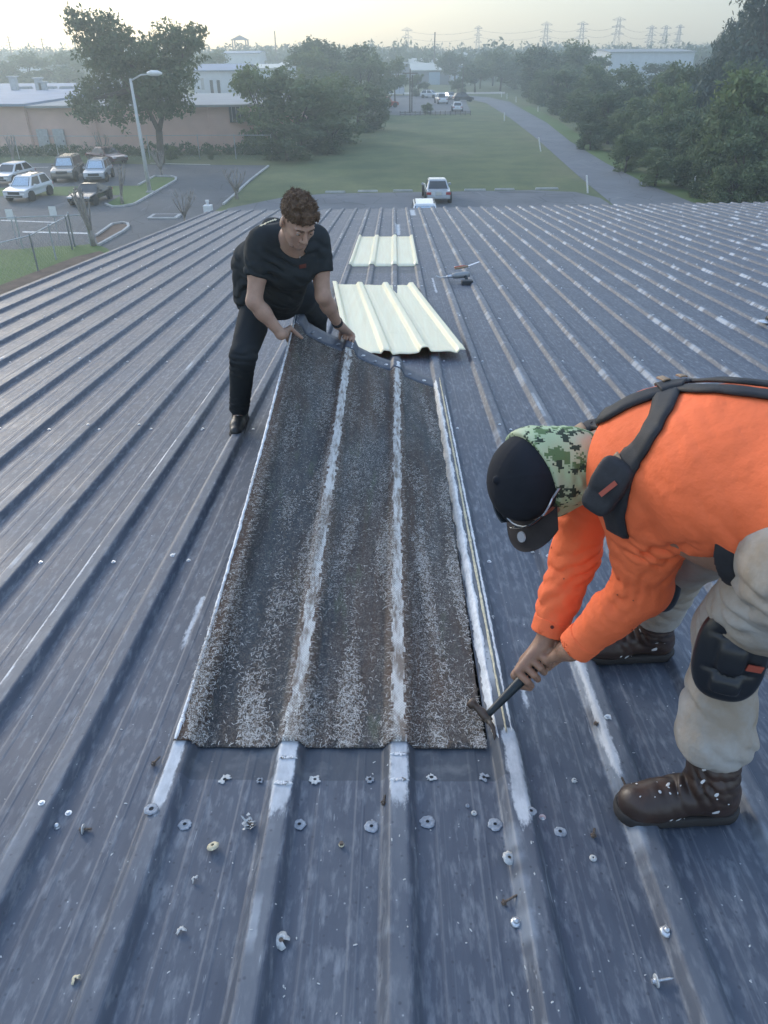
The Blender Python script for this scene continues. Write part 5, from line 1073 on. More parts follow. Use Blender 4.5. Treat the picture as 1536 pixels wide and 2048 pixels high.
# right hand (photo left) on the lifted left edge: thumb on top, fingers under
eR = np.array(S0(-.02, .90)); eU = nrm(np.array(S0(.3, .90))-np.array(S0(0, .90))); eV = nrm(np.array(S0(0, .98))-np.array(S0(0, .85))); eN = np.cross(eU, eV)
pr = eR-eU*.030-eN*.002+eV*.02
for i, t in enumerate((.034, .011, -.012, -.034)):
    k_ = pr+eV*t+eU*.004-eN*.006; S.cap(B_rwr, k_, .024, .013, .015); finger(S, [k_, k_+eU*.026-eN*.022, k_+eU*.050-eN*.022, k_+eU*.064-eN*.018], .0108, .0085)
tb = mid(B_rwr, pr, .55)+eN*.012; finger(S, [tb, pr+eV*.03+eN*.018+eU*.01, eR+eU*.035+eV*.022+eN*.012, eR+eU*.064+eV*.012+eN*.011], .016, .010, .008)
# left hand over the far edge
uL = .30; q0 = np.array(S0(uL, 1.0)); fU = nrm(np.array(S0(uL+.08, 1.0))-np.array(S0(uL-.08, 1.0))); fV = nrm(np.array(S0(uL, 1.0))-np.array(S0(uL, .9))); fN = np.cross(fU, fV)
pl_ = q0+fN*.026+fV*.022
for i, t in enumerate((-.034, -.012, .011, .034)):
    k_ = pl_+fU*t+fN*.004; S.cap(B_lwr, k_, .024, .0135, .015); finger(S, [k_, k_-fV*.030+fN*.004+fU*.006, k_-fV*.056-fN*.006+fU*.010, k_-fV*.070-fN*.014+fU*.012], .0112, .0088)
finger(S, [mid(B_lwr, pl_, .5), pl_+fU*-.042-fN*.02+fV*.01, pl_+fU*-.036-fN*.048-fV*.02], .015, .010, .008)
body = S.obj('body', M['skin_b'], man, 1)
eyes(man, Lh, hR, hs, 'hair')
S = Field(hC-.2, hC+.22, .0042); sl_, X, Y, Z = S.sub(S.lo, S.lo+S.h*S.n)      # hair: lumps over the skull, short at the sides
S.ell(Lh(0,-.018,.046), V3(.0785,.100,.078)*hs, hR, .01)
rh = random.Random(5)
for k in range(170):
    a = rh.random()*6.28; e_ = rh.uniform(.15, 1.5); x, y, z = math.cos(a)*math.cos(e_), math.sin(a)*math.cos(e_), math.sin(e_)
    c0_ = Lh(x*(.064+.012*z), -.012+y*.090, .044+z*.080); d_ = hR@V3(x, y+.25, z)*.008; S.cap(c0_, c0_+d_+hR@V3(rh.uniform(-1,1), rh.uniform(-1,1), rh.uniform(-1,1))*.012, .011, .006, .008)
S.cutp(Lh(0,.082,.050), hR@V3(0, 1, -.55), .006); S.cutp(Lh(0,0,.008), hR@V3(0, .45, -1), .004)
for k in range(26): x = rh.uniform(-.062,.062); S.cap(Lh(x, .070-.18*abs(x), .092), Lh(x+rh.uniform(-.012,.012), .090-.34*abs(x), .060+rh.uniform(-.006,.014)), .0095, .0045, .007)
S.A[sl_] += (.0035*np.sin(X*230+Y*90)*np.sin(Y*210-Z*80)*np.sin(Z*240+X*60)).astype(np.float32)
hm_ = S.mesh('hair'); hv = np.array([v.co[:] for v in hm_.vertices]); hn = np.array([v.normal[:] for v in hm_.vertices]); nv0 = len(hv); rs2 = np.random.default_rng(3)
sv, sf = [], []
for k in rs2.choice(nv0, 3000):
    p0, n0_ = hv[k]-hn[k]*.002, hn[k]; t0 = np.cross(n0_, hR[:,2]+rs2.normal(size=3)*.6); t0 /= np.linalg.norm(t0)+1e-6; t1 = np.cross(n0_, t0); d1 = nrm(n0_*.6+t0*rs2.normal()*.8+t1*rs2.normal()*.8); d2 = nrm(d1+t0*rs2.normal()*.9-n0_*.3); L_ = .007+.009*rs2.random(); w_ = nrm(np.cross(d1, rs2.normal(size=3)))*.0011
    q1 = p0+d1*L_*.6; q2 = q1+d2*L_*.6; i0 = len(sv)+nv0; sv += [p0-w_, p0+w_, q1+w_*.8, q1-w_*.8, q2+w_*.2, q2-w_*.2]; sf += [(i0, i0+1, i0+2, i0+3), (i0+3, i0+2, i0+4, i0+5)]
ff = [tuple(p.vertices) for p in hm_.polygons]; link('hair', np_mesh('hair', np.vstack([hv, np.array(sv)]), np.array(ff+sf)), M['hair'], man, smooth=True)
S = Field(hC-.2, hC+.2, .0042); Lx = Lh     # stubble shadow: thin beard shell
S.cap(Lx(-.030,.055,-.084), Lx(.030,.055,-.084), .019*hs, None, .01); S.ell(Lx(0,.070,-.093), V3(.021,.0185,.0165)*hs, hR, .01); S.cap(Lx(-.018,.0895,-.044), Lx(.018,.0895,-.044), .0046*hs, None, .003)
S.cutp(Lx(0,0,-.098-.03), hR@V3(0,-.2,-1), .004)
S.obj('beard', M['stubble'], man, 1)
b = MB(); b.tube([Vector(Lh(-.084,.004,-.030)), Vector(Lh(-.086,.006,-.038))], .0045, 8); b.build('earring', M['chrome'], man)
# t-shirt
S = Field((-1.1, 3.3, 7.9), (-.1, 4.75, 9.0), .0058)
S.cap(B_chest+V3(0,.03,.02), B_belly, .158, .142, .05, flat=(V3(.2,1,.5), .82)); S.cap(B_belly, mid(B_rhip, B_lhip)+V3(-.01,0,.03), .150, .165, .05, flat=(V3(0,1,.2), .9), cut='b')
S.cap(B_rsh+V3(.03,.01,0), B_lsh+V3(-.03,.01,0), .082, None, .06); S.cap(B_neck+V3(0,.05,-.01), B_chest, .085, .155, .05)
for sh, el, r0 in ((B_rsh, B_rel, .075), (B_lsh, B_lel, .072)): S.cap(sh, mid(sh, el, .56), r0, .071, .035, cut='b'); S.fold(mid(sh, el, .2), nrm(el-sh), .035, .0035, .09)
S.ell(B_neck+hR@V3(0,.02,-.005), V3(.070,.082,.075), hR, .01, neg=True); S.cap(B_neck, Lh(0,0,-.04), .066, .07, .01, neg=True)
S.cap(B_rsh+V3(-.0,.06,-.06), B_rhip+V3(-.02,.05,.03), .10, .095, .06)
S.cap(D(548, 466, 4.0), D(506, 525, 4.12), .08, .10, .08); S.cap(D(506, 525, 4.12), D(506, 590, 4.2), .100, .112, .06)
S.fold(B_belly+V3(-.06,0,.02), V3(.2,-.3,1),   .055, .018, .17, bend=(V3(1,0,0), 3)); S.fold(B_chest+V3(.02,-.1,-.05), V3(.6,0,1), .06, .015, .16); S.fold(B_rsh+V3(-.05,.05,-.12), V3(1,.2,.5), .045, .006, .14); S.fold(B_chest, V3(1,0,.6), .08, .004, .16); S.rough(.0016, 60, 2)
tee = S.obj('t_shirt', M['tee'], man, 1)
# trousers
S = Field((-1.15, 3.6, 7.4), (-.2, 5.3, 8.75), .006)
S.cap(B_rhip+V3(0,0,.02), B_lhip+V3(0,0,.02), .118, .118, .05); S.cap(mid(B_rhip, B_lhip)+V3(0,0,.10), mid(B_rhip, B_lhip), .128, .13, .05)
S.cap(B_rhip, B_knee, .102, .072, .03); S.cap(B_knee, B_ank+V3(0,0,.02), .072, .056, .02, cut='b'); S.cap(B_lhip, B_lknee, .108, .084, .04); S.cap(B_lknee, B_lank+V3(0,0,.02), .084, .062, .02, cut='b')
S.fold(B_knee+V3(0,0,-.02), V3(0,.2,1), .04, .0055, .10); S.fold(B_ank+V3(0,0,.09), V3(.1,.1,1), .028, .0065, .09); S.fold(B_rhip+V3(.05,-.08,-.08), V3(-.6,.2,1), .06, .005, .14); S.fold(B_lhip+V3(0,-.05,-.1), V3(.5,.2,1), .06, .005, .14); S.rough(.0015, 55, 4)
S.obj('trousers', M['jean'], man, 1)
for nk, yy in ((B_ank, 0), (B_lank, 1)):
    f = nrm(V3(.04, -1, 0)); zt_ = roofz(nk[1]); base = V3(nk[0], nk[1], zt_)
    sf = V3(0, 0, SL); P_ = lambda d_, h: base+f*d_+V3(0, 0, h+SL*d_)
    S = Field(base-V3(.2,.32,.08), base+V3(.2,.2,.28), .0045); S.cap(P_(-.04,.06), P_(.12,.045), .044, .040, .02); S.cap(P_(.0,.07), P_(0,.12), .044, .046, .02); S.cap(P_(.10,.045), P_(.175,.035), .042, .035, .02, flat=(V3(0,0,1), .85)); S.cap(P_(-.065,.05), P_(-.05,.09), .034, .036, .02)
    sh_ = S.obj('shoe', M['shoe'], man, 1); S = Field(base-V3(.2,.32,.08), base+V3(.2,.2,.12), .0045); S.cap(P_(-.06,.028), P_(.16,.026), .046, .047, .01); S.cutp(P_(0,.034), V3(0,0,1), .002); S.cutp(P_(0,.006), V3(0,0,-1), .002); S.obj('sole', M['sole'], sh_, 0) if False else S.obj('sole', M['sole'], man, 0)
    b = MB()
    for q in range(4): d_ = .03+q*.022; b.tube([Vector(P_(d_, .094-.006*q))+Vector((-.026,0,-.008)), Vector(P_(d_+.01, .10-.007*q)), Vector(P_(d_, .094-.006*q))+Vector((.026,0,-.008))], .0026, 5)
    b.build('laces', M['washer'], man)
S = Field(B_lwr-.08, B_lwr+.08, .004); dv = nrm(B_lwr-B_lel); S.cap(B_lwr-dv*.030, B_lwr-dv*.004, .0335, .0325, .002, cut='b'); S.cutp(B_lwr-dv*.030, -dv, .002); S.obj('wristband', M['strap'], man, 1)
TB = bvh(tee)
ribbon('shirt_logo', TB, [(598,534),(612,531)], .022, M['grime'], man, .0015, .001, 6)
for k in range(7): ribbon('shirt_print', TB, [(521+k*4.6, 452-k*1.9+(.25*(k-3)**2)*.4), (524+k*4.6, 449-k*1.9+(.25*(k-3)**2)*.4)], .014, M['foam'], man, .0012, .0008, 4)
b = MB(); pa, pb = hit(TB, 603, 502)[0], hit(TB, 600, 516)[0]
if pa and pb: b.tube([pa+Vector((0,-.01,.005)), pb+Vector((0,-.008,.002))], .0022, 6); b.build('neck_chain', M['washer'], man)

# ------------------------------------------------------------------ the worker in orange
W_nank = RF(1412, 1570, .11); W_ntoe = RF(1275, 1632, .045); W_nheel = RF(1418, 1628, .045); W_nknee = RF(1462, 1262, .52); W_nhip = RF(1640, 1128, .845)
W_fank = RF(1296, 1262, .11); W_ftoe = RF(1212, 1298, .045); W_fknee = RF(1352, 1118, .50); W_fhip = RF(1545, 990, .86)
W_nsh = D(1300, 985, 1.66); W_fsh = D(1195, 905, 1.97); W_nel = D(1285, 1175, 1.88); W_nwr = D(1142, 1302, 2.04); W_fel = D(1150, 1110, 2.09); W_fwr = D(1092, 1278, 2.13)
W_neck = D(1220, 925, 1.82); hC2 = D(1080, 960, 1.86); hR2 = frame((-.16, -.12, -.97), (-.84, -.52, 0))
W_ch = mid(mid(W_nsh, W_fsh), mid(W_nhip, W_fhip), .28); W_be = mid(mid(W_nsh, W_fsh), mid(W_nhip, W_fhip), .68); W_pe = mid(W_nhip, W_fhip)
wk = thing('person', (.76, 1.5, roofz(1.5)), 'bent over worker in bright orange shirt, black cap and camouflage gaiter, holding a hammer', 'person')
ham_h = RF(968, 1437, .045); ham_e = RF(1118, 1283, .235); hax = nrm(ham_e-ham_h)
def on_h(px): # point of the handle nearest the pixel column
    best = min(np.linspace(0, 1, 200), key=lambda t: abs(768+F*((CM.T@(ham_h+(ham_e-ham_h)*t-CP))[0]/-(CM.T@(ham_h+(ham_e-ham_h)*t-CP))[2])-px)); return ham_h+(ham_e-ham_h)*best
S = Field((.15, .75, 7.72), (1.15, 2.15, 8.98), .0038)
L2 = head(S, hC2, hR2, 1.03)
S.cap(L2(0,-.03,-.04), W_neck, .058, .064, .02); S.cap(W_nsh, W_fsh, .06, None, .05); S.cap(W_neck, W_ch, .08, .13, .05); S.cap(W_ch, W_be, .13, .13, .05); S.cap(W_be, W_pe, .13, .13, .05); S.cap(W_nhip, W_fhip, .10, None, .05)
for h_, k_, a_ in ((W_nhip, W_nknee, W_nank), (W_fhip, W_fknee, W_fank)): S.cap(h_, k_, .078, .055, .03); S.cap(k_, a_, .055, .038, .02)
S.cap(W_nank, W_nank+V3(-.07,0,-.045), .032, .024, .02); S.cap(W_fank, W_fank+V3(-.07,0,-.045), .032, .024, .02)
for sh, el, wr in ((W_nsh, W_nel, W_nwr), (W_fsh, W_fel, W_fwr)): S.cap(sh, el, .052, .042, .03); S.cap(el, wr, .044, .029, .02)
toc = nrm(CP-on_h(1070)); pF = on_h(1066); pN = on_h(1106)
grip(S, pF, hax, toc*.9+V3(-.35,0,.25), W_fwr+nrm(pF-W_fwr)*.02, .0175, td=-1, s=1.12); grip(S, pN, hax, toc*.8+V3(.25,0,.5), W_nwr+nrm(pN-W_nwr)*.02, .0175, td=-1, s=1.12)
S.obj('body', M['skin_w'], wk, 1)
# shirt
S = Field((.15, .7, 7.85), (1.2, 2.1, 9.05), .0055); up = V3(0,-.15,1)
S.cap(W_ch+V3(.02,0,.065), W_be+V3(0,0,.085), .192, .188, .05, flat=(up, .84)); S.cap(W_be+V3(0,0,.085), W_pe+V3(.02,0,.085), .188, .185, .05, flat=(up, .88)); S.cap(W_be+V3(0,0,.03), W_nhip+V3(.02,.03,.10), .14, .118, .05)
S.cap(W_nsh+V3(.045,.05,.01), W_fsh+V3(.05,-.04,.01), .090, .082, .06); S.cap(W_neck+V3(.10,0,.0), W_ch, .095, .16, .06)
S.cap(W_nsh, mid(W_nsh, W_nel, .55), .092, .078, .04); S.cap(mid(W_nsh, W_nel, .5), W_nel, .079, .068, .03); S.cap(W_nel, mid(W_nel, W_nwr, .45), .068, .058, .03); nv = mid(W_nel, W_nwr, .93); S.cap(mid(W_nel, W_nwr, .4), nv, .059, .047, .02, cut='b')
S.cap(W_fsh, mid(W_fsh, W_fel, .55), .082, .070, .04); S.cap(mid(W_fsh, W_fel, .5), W_fel, .071, .063, .03); S.cap(W_fel, mid(W_fel, W_fwr, .5), .063, .054, .03); fv = mid(W_fel, W_fwr, .92); S.cap(mid(W_fel, W_fwr, .45), fv, .055, .048, .02, cut='b')
S.cap(W_neck+V3(-.02,0,.005), L2(0,-.02,-.03), .072, .09, .008, neg=True)
a1, a2 = nrm(W_nel-W_nsh), nrm(W_nwr-W_nel)
S.fold(W_nel+V3(.0,0,.02), nrm(a1-a2)*1., .034, .0065, .10, bend=(np.cross(a1, a2), 4)); S.fold(mid(W_nsh, W_nel, .45), a1, .05, .004, .12, bend=(V3(1,0,0), 5)); S.fold(mid(W_nel, W_nwr, .55), a2+V3(0,.3,.3), .036, .0035, .11)
S.fold(mid(W_nsh, W_nel, .12)+V3(.07,-.02,-.02), V3(1,.15,.35), .05, .006, .15, bend=(V3(0,0,1), 2.2)); S.fold(W_ch+V3(.03,-.12,.05), V3(1,0,.15), .055, .0048, .17, bend=(V3(0,0,1), 1.5)); S.fold(W_be+V3(0,-.13,-.02), V3(.8,0,.8), .07, .005, .17)
S.fold(W_fel, nrm(W_fel-W_fsh)+V3(.5,0,0), .035, .0065, .10); S.fold(mid(W_fel, W_fwr, .6), nrm(W_fwr-W_fel)+V3(.6,0,0), .042, .005, .10); S.fold(mid(W_fsh, W_fel, .5), V3(.4,0,1), .045, .005, .1); S.rough(.0018, 45, 7)
S.fold(W_nsh+V3(.10,-.05,-.02), V3(1,.1,.10), .040, .0062, .13, 1., bend=(V3(0,0,1), 1.2)); S.fold(W_nsh+V3(.0,-.02,-.10), V3(.3,.2,1), .036, .0055, .09, 2.); S.fold(W_ch+V3(.12,-.10,-.06), V3(.7,0,.7), .05, .0065, .14, .5); S.fold(mid(W_nel, W_nwr, .25), a2, .03, .005, .07, .7)
shirt = S.obj('shirt', M['orange'], wk, 1)
for el, wr, cp_, r_ in ((W_nel, W_nwr, nv, .0485), (W_fel, W_fwr, fv, .0495)):   # cuffs
    d_ = nrm(wr-el); S = Field(cp_-.09, cp_+.09, .004); S.cap(cp_-d_*.045, cp_+d_*.004, r_+.004, r_+.0015, .002, cut='b'); S.cutp(cp_-d_*.045, -d_, .003); S.cap(cp_-d_*.01, cp_+d_*.03, r_-.004, None, .002, neg=True); S.obj('cuff', M['orange'], wk, 1)
# collar, gaiter, cap
S = Field(hC2-V3(.25,.28,.3), hC2+V3(.36,.28,.25), .0045)
g0, g1 = L2(0,-.035,.045), mid(L2(0,-.02,-.09), W_neck, .75); S.cap(g0, mid(g0, g1, .5), .094, .088, .02, flat=(hR2[:,1], 1.12)); S.cap(mid(g0, g1, .5), g1+V3(.0,0,0), .088, .078, .02, cut='b'); S.cap(L2(0,.045,-.06), mid(L2(0,.02,-.11), W_neck, .3), .060, .062, .03)
S.fold(mid(g0, g1, .55), V3(1,0,.3), .028, .0035, .10, bend=(V3(0,0,1), 3)); S.fold(mid(g0, g1, .7), V3(.9,0,-.35), .034, .003, .09); S.cutp(L2(0,0,.028), hR2@V3(0,.55,1), .003); gai = S.obj('neck_gaiter', M['camo'], wk, 1)
S = Field(hC2-V3(.25,.25,.3), hC2+V3(.25,.25,.25), .0042)
S.ell(L2(0,-.012,.052), V3(.090,.110,.092)*1.03, hR2, .01); S.cutp(L2(0,-.10,.010), hR2@V3(0,-.12,-1), .003); S.cutp(L2(0,.10,.034), hR2@V3(0,.10,-1), .004, r=.09)
S.ell(L2(0,-.012,.148), V3(.009,.009,.006), hR2, .003)
sl_, X, Y, Z = S.sub(S.lo, S.lo+S.h*S.n); q_ = [(X-hC2[0])*hR2[0,i]+(Y-hC2[1])*hR2[1,i]+(Z-hC2[2])*hR2[2,i] for i in range(3)]; ang = np.arctan2(q_[0], q_[1]+.012); S.A[sl_] += (.0012*np.exp(-(np.abs(np.mod(ang, math.pi/3)-math.pi/6)-math.pi/6)**2/.0012)*(q_[2] > .03)).astype(np.float32)*-1
capo = S.obj('cap', M['cap'], wk, 1)
vs = []; nb = 28; nr = 7                                 # curved brim
for th in (0, 1):
    for i in range(nb+1):
        a_ = -1.15+2.3*i/nb
        for j in range(nr+1):
            rr_ = j/nr; x = math.sin(a_)*(.086+rr_*.012); y = -.012+math.cos(a_)*(.105)+rr_*(.092*math.cos(a_*.95)**.6 if math.cos(a_*.95) > 0 else 0); z = .028-.020*(x/.085)**2-.010*rr_-(.003 if th else 0)
            vs.append(tuple(L2(x*1.03, y*1.03, z)))
n1 = (nb+1)*(nr+1); k = nr+1; fs = [(o_+i*k+j, o_+i*k+j+1, o_+(i+1)*k+j+1, o_+(i+1)*k+j) for o_ in (0, n1) for i in range(nb) for j in range(nr)]+[(i*k+nr, (i+1)*k+nr, n1+(i+1)*k+nr, n1+i*k+nr) for i in range(nb)]
brim = link('cap_brim', np_mesh('cap_brim', vs, fs), M['brim'], wk, smooth=True)
b = MB(); vsb = []; c_ = L2(0.0, .155, .0225+.006)
b.tube([Vector(L2(-.012,.148,.0235)), Vector(L2(-.012,.148,.0265))], [.015,.014], 18); b.build('brim_sticker', M['chrome'], wk)
# sunglasses on the cap
gl = MB(); pts = []
for i in range(17):
    a_ = -1.5+3.0*i/16; pts.append(Vector(L2(math.sin(a_)*.097, -.010+math.cos(a_)*.122, .050+.004*math.cos(a_))))
gl.tube(pts, .0028, 8)
for s_ in (-1, 1):
    gl.tube([Vector(L2(s_*.097,-.002,.050)), Vector(L2(s_*.098,-.06,.020)), Vector(L2(s_*.088,-.105,-.008))], [.003,.0035,.0042], 8)
gl.build('sunglasses_frame', M['chrome'], wk, smooth=True)
for s_ in (-1, 1):
    b = MB(); vs = []; n_ = 8
    for i in range(n_+1):
        a_ = s_*(.12+.95*i/n_)
        for dz in (.001, .030-.014*(i/n_)**2): vs.append(tuple(L2(math.sin(a_)*.099, -.010+math.cos(a_)*.1235, .050+dz)))
    b.add(vs, [(2*i, 2*i+1, 2*i+3, 2*i+2) for i in range(n_)]); o = b.build('sunglass_lens', M['glass'], wk, smooth=True); s__ = o.modifiers.new('t', 'SOLIDIFY'); s__.thickness = .002
# trousers
S = Field((.4, .7, 7.8), (1.2, 2.15, 8.95), .006)
S.cap(W_nhip, W_fhip, .135, None, .05); S.cap(W_nhip, mid(W_nhip, W_nknee, .5), .118, .100, .04); S.cap(mid(W_nhip, W_nknee, .5), W_nknee, .100, .080, .03); nb_ = mid(W_nknee, W_nank, .76)
S.cap(W_nknee, mid(W_nknee, W_nank, .45), .078, .074, .03); S.cap(mid(W_nknee, W_nank, .45), mid(W_nknee, W_nank, .66), .078, .088, .03); S.cap(mid(W_nknee, W_nank, .66), nb_, .087, .076, .02, cut='b')
S.cap(W_fhip, W_fknee, .120, .092, .04); fb_ = mid(W_fknee, W_fank, .66); S.cap(W_fknee, fb_, .088, .082, .03, cut='b')
S.fold(W_nhip+V3(-.1,.05,-.1), V3(-.5,.2,1), .06, .007, .15); S.fold(mid(W_nhip, W_nknee, .6), nrm(W_nknee-W_nhip)+V3(.5,0,.2), .055, .007, .15); S.fold(mid(W_nknee, W_nank, .5), V3(.5,0,.8), .06, .008, .12, bend=(V3(1,0,0), 4)); S.fold(nb_+V3(0,0,.05), V3(1,.3,.1), .05, .005, .10); S.fold(mid(W_fknee, W_fank, .4), V3(.4,0,1), .05, .005, .12); S.fold(W_fhip+V3(-.1,0,-.1), V3(1,0,-.7), .06, .005, .15); S.rough(.002, 45, 9)
tro = S.obj('trousers', M['khaki'], wk, 1)
# boots
for nm_, an, kn, toe, heel in (('near', W_nank, W_nknee, W_ntoe, W_nheel), ('far', W_fank, W_fknee, W_ftoe, W_ftoe+(W_nheel-W_ntoe)*.98)):
    f = toe-heel; f[2] = 0; f = nrm(f); sd = V3(-f[1], f[0], 0); g0_ = V3(an[0], an[1], roofz(an[1])+.008); zs = lambda p: p+V3(0, 0, -SL*(p[1]-an[1]))
    Q = lambda d_, h, s_=0: zs(g0_+f*d_+sd*s_)+V3(0, 0, h); ht = mid(an, kn, .42)
    S = Field(g0_-V3(.28,.24,.06), g0_+V3(.24,.26,.42), .0046)
    S.cap(Q(-.015,.10), ht, .056, .064, .03, cut='b'); S.cap(Q(-.045,.060), Q(-.02,.12), .046, .050, .02); S.cap(Q(-.02,.075), Q(.11,.058), .052, .046, .03); S.cap(Q(.09,.052), Q(.165,.046), .050, .046, .02, flat=(V3(0,0,1), .92)); S.cap(Q(.12,.05,.014), Q(.15,.046,.014), .042, .040, .02)
    S.fold(Q(.03,.12), f+V3(0,0,-.6), .026, .0055, .07); S.fold(mid(an, ht, .5), V3(.1,.1,1), .034, .0050, .09); S.rough(.0013, 90, 3); bo = S.obj('boot', M['boot'], wk, 1)
    S = Field(g0_-V3(.3,.26,.08), g0_+V3(.26,.28,.12), .0046); S.cap(Q(-.05,.02), Q(.16,.02), .050, .056, .01, flat=(V3(0,0,1), 1)); S.cutp(Q(0,.032), V3(0,SL,1), .003); S.cutp(Q(0,.002), V3(0,-SL,-1), .002); S.ell(Q(.035,.0), V3(.018,.08,.010), frame(f, V3(0,0,1))[:, [1,0,2]], .004, neg=True); S.obj('sole', M['sole'], wk, 0)
    TBo = bvh(bo); rs_ = random.Random(11); b = MB()
    for q in range(46):
        p = Vector(Q(rs_.uniform(-.05,.19), rs_.uniform(.03,.25), rs_.uniform(-.07,.07))); f_ = TBo.find_nearest(p); s_ = rs_.uniform(.0012,.0042)*(1 if q < 36 else 1.5)
        u_ = f_[1].orthogonal().normalized(); w_ = f_[1].cross(u_); k_ = 7; st = rs_.uniform(.5, 2); pts = [f_[0]+f_[1]*.0022+(u_*math.cos(i*6.283/k_)*st+w_*math.sin(i*6.283/k_))*s_*rs_.uniform(.7,1.2) for i in range(k_)]; b.add(pts+[f_[0]+f_[1]*(.0035)], [(i, (i+1) % k_, k_) for i in range(k_)])
    tag(b.build('paint_splashes', M['splash'], wk), kind='stuff')
# knee pads
def kneepad(c, up_, out, s=1., nm='knee_pad'):
    up_ = nrm(up_); out = nrm(out-up_*(out@up_)); R = np.stack([np.cross(up_, out), out, up_], 1); S = Field(c-.2, c+.2, .0046); L = lambda x, y, z: c+R@V3(x, y, z)*s
    S.ell(L(0,0,0), V3(.074,.036,.110)*s, R, .01, box=2.6); S.cap(L(0,-.01,.06), L(0,.004,.09), .05*s, .04*s, .02)
    S.ell(L(0,.036,.012), V3(.030,.016,.038)*s, R, .006, box=3); S.ell(L(0,.032,-.055), V3(.034,.014,.022)*s, R, .006, box=3)
    for z in (.062, -.022, -.084): S.cap(L(-.07,.032,z), L(.07,.032,z), .0035*s, None, .006, neg=True)
    for x in (-.042, .042): S.cap(L(x,.036,.07), L(x*.8,.036,-.08), .003*s, None, .006, neg=True)
    S.cap(L(0,-.065,.04), L(0,-.085,-.06), .070*s, .066*s, .012, neg=True); return S.obj(nm, M['pad'], wk, 1), L
kp, Lk = kneepad(D(1460, 1312, 1.61), nrm(W_nknee-W_nank)+V3(.05,-.05,.25), V3(-.35,-.9,.25), 1.0)
kp2, _ = kneepad(W_fknee+V3(-.045,-.045,-.04), V3(0,0,1), V3(-1,-.4,.3), .85)
TT = bvh(tro)
ribbon('knee_pad_strap', TT, [(1490,1330),(1512,1332),(1536,1322)], .032, M['strap'], wk, .006, .005, 14); b = MB(); p = Lk(-.066,-.008,-.012); 
q = hit(bvh(kp, tro), 1508, 1335); 
if q[0]: fr_ = q[1].orthogonal().normalized(); b.bar(q[0]+q[1]*.006+Vector((-.017,0,.004)), q[0]+q[1]*.006+Vector((.018,0,-.004)), .003, .016); b.build('strap_tag', M['tagred'], wk)
# harness: braces over the back, crossing piece, pouch
TS = bvh(shirt)
pass
rs_ = random.Random(2)
b = MB()
for q in range(9):
    r_ = hit(TS, rs_.uniform(1090,1330), rs_.uniform(1080,1260))
    if r_[0]: b.tube([r_[0]+r_[1]*.001, r_[0]+r_[1]*.0016], rs_.uniform(.0012,.0026), 6)
tag(b.build('dirt_specks', M['grime'], wk), kind='stuff')
wid = lambda t: .052-.012*abs(t-.5)*2
jn = (1338, 780)
ribbon('harness_strap', TS, [jn,(1330,815),(1308,858),(1282,900),(1255,930),(1240,975),(1228,1020),(1236,1062)], lambda t: .058 if t < .5 else .066, M['strap'], wk, .006, .007, 46)
ribbon('harness_strap', TS, [(1352,784),(1310,790),(1262,806),(1215,833),(1175,858),(1150,872)], .050, M['strap'], wk, .006, .007, 40)
ribbon('harness_strap', TS, [jn,(1390,782),(1450,784),(1530,794),(1560,800)], .034, M['strap'], wk, .006, .006, 34); ribbon('harness_strap', TS, [jn,(1390,770),(1450,770),(1530,778),(1560,784)], .026, M['strap'], wk, .010, .006, 34)
ribbon('harness_yoke', TS, [(1318,786),(1340,780),(1372,776)], .062, M['strap'], wk, .012, .006, 12); ribbon('leather_patch', TS, [(1352,766),(1368,772)], .016, M['leather'], wk, .020, .003, 6); ribbon('leather_patch', TS, [(1322,772),(1336,778)], .016, M['leather'], wk, .020, .003, 6)
ribbon('leather_patch', TS, [(1240,912),(1256,940)], .020, M['leather'], wk, .0145, .003, 8); ribbon('leather_patch', TS, [(1172,858),(1146,874)], .040, M['leather'], wk, .014, .003, 8)
pc = hit(TS, 1232, 975)[0]
if pc is None: pc = Vector(D(1230, 975, 1.66))
pc = np.array(pc); pf = frame(nrm(CP-pc)+V3(-.35,0,0), V3(.32,0,1)); pc = pc+pf[:,1]*.022+V3(-.012,0,.0)
S = Field(pc-.15, pc+.15, .004); S.ell(pc, V3(.036,.020,.062), pf, .01, box=4); S.ell(pc+pf@V3(0,.006,.024), V3(.039,.021,.042), pf, .003, box=4); po = S.obj('phone_pouch', M['strap'], wk, 1)
b = MB(); c_ = pc+pf@V3(-.012,.033,.004); u_ = pf@V3(.35,0,-1); w_ = pf@V3(1,0,.35); vs = [c_-u_*.020-w_*.005, c_-u_*.020+w_*.005, c_+u_*.020+w_*.005, c_+u_*.020-w_*.005]; n_ = pf[:,1]*.0015; b.hexa([*vs, *[v+n_ for v in vs]]); b.build('pouch_label', M['tagred'], po) if False else b.build('pouch_label', M['tagred'], wk)
b = MB(); q = hit(TS, 1104, 1253)
if q[0]: b.tube([q[0]+q[1]*.006, q[0]+q[1]*.0075], .0052, 10); b.build('cuff_stain', M['grime'], wk)
S = Field(W_pe-.26, W_pe+.26, .006); dv = nrm(W_pe-W_be); S.cap(W_pe-dv*.06+V3(0,0,.0), W_pe-dv*.015, .172, .17, .002, flat=(up, .86), cut='b'); S.cutp(W_pe-dv*.06, -dv, .002); S.obj('belt', M['strap'], wk, 1)
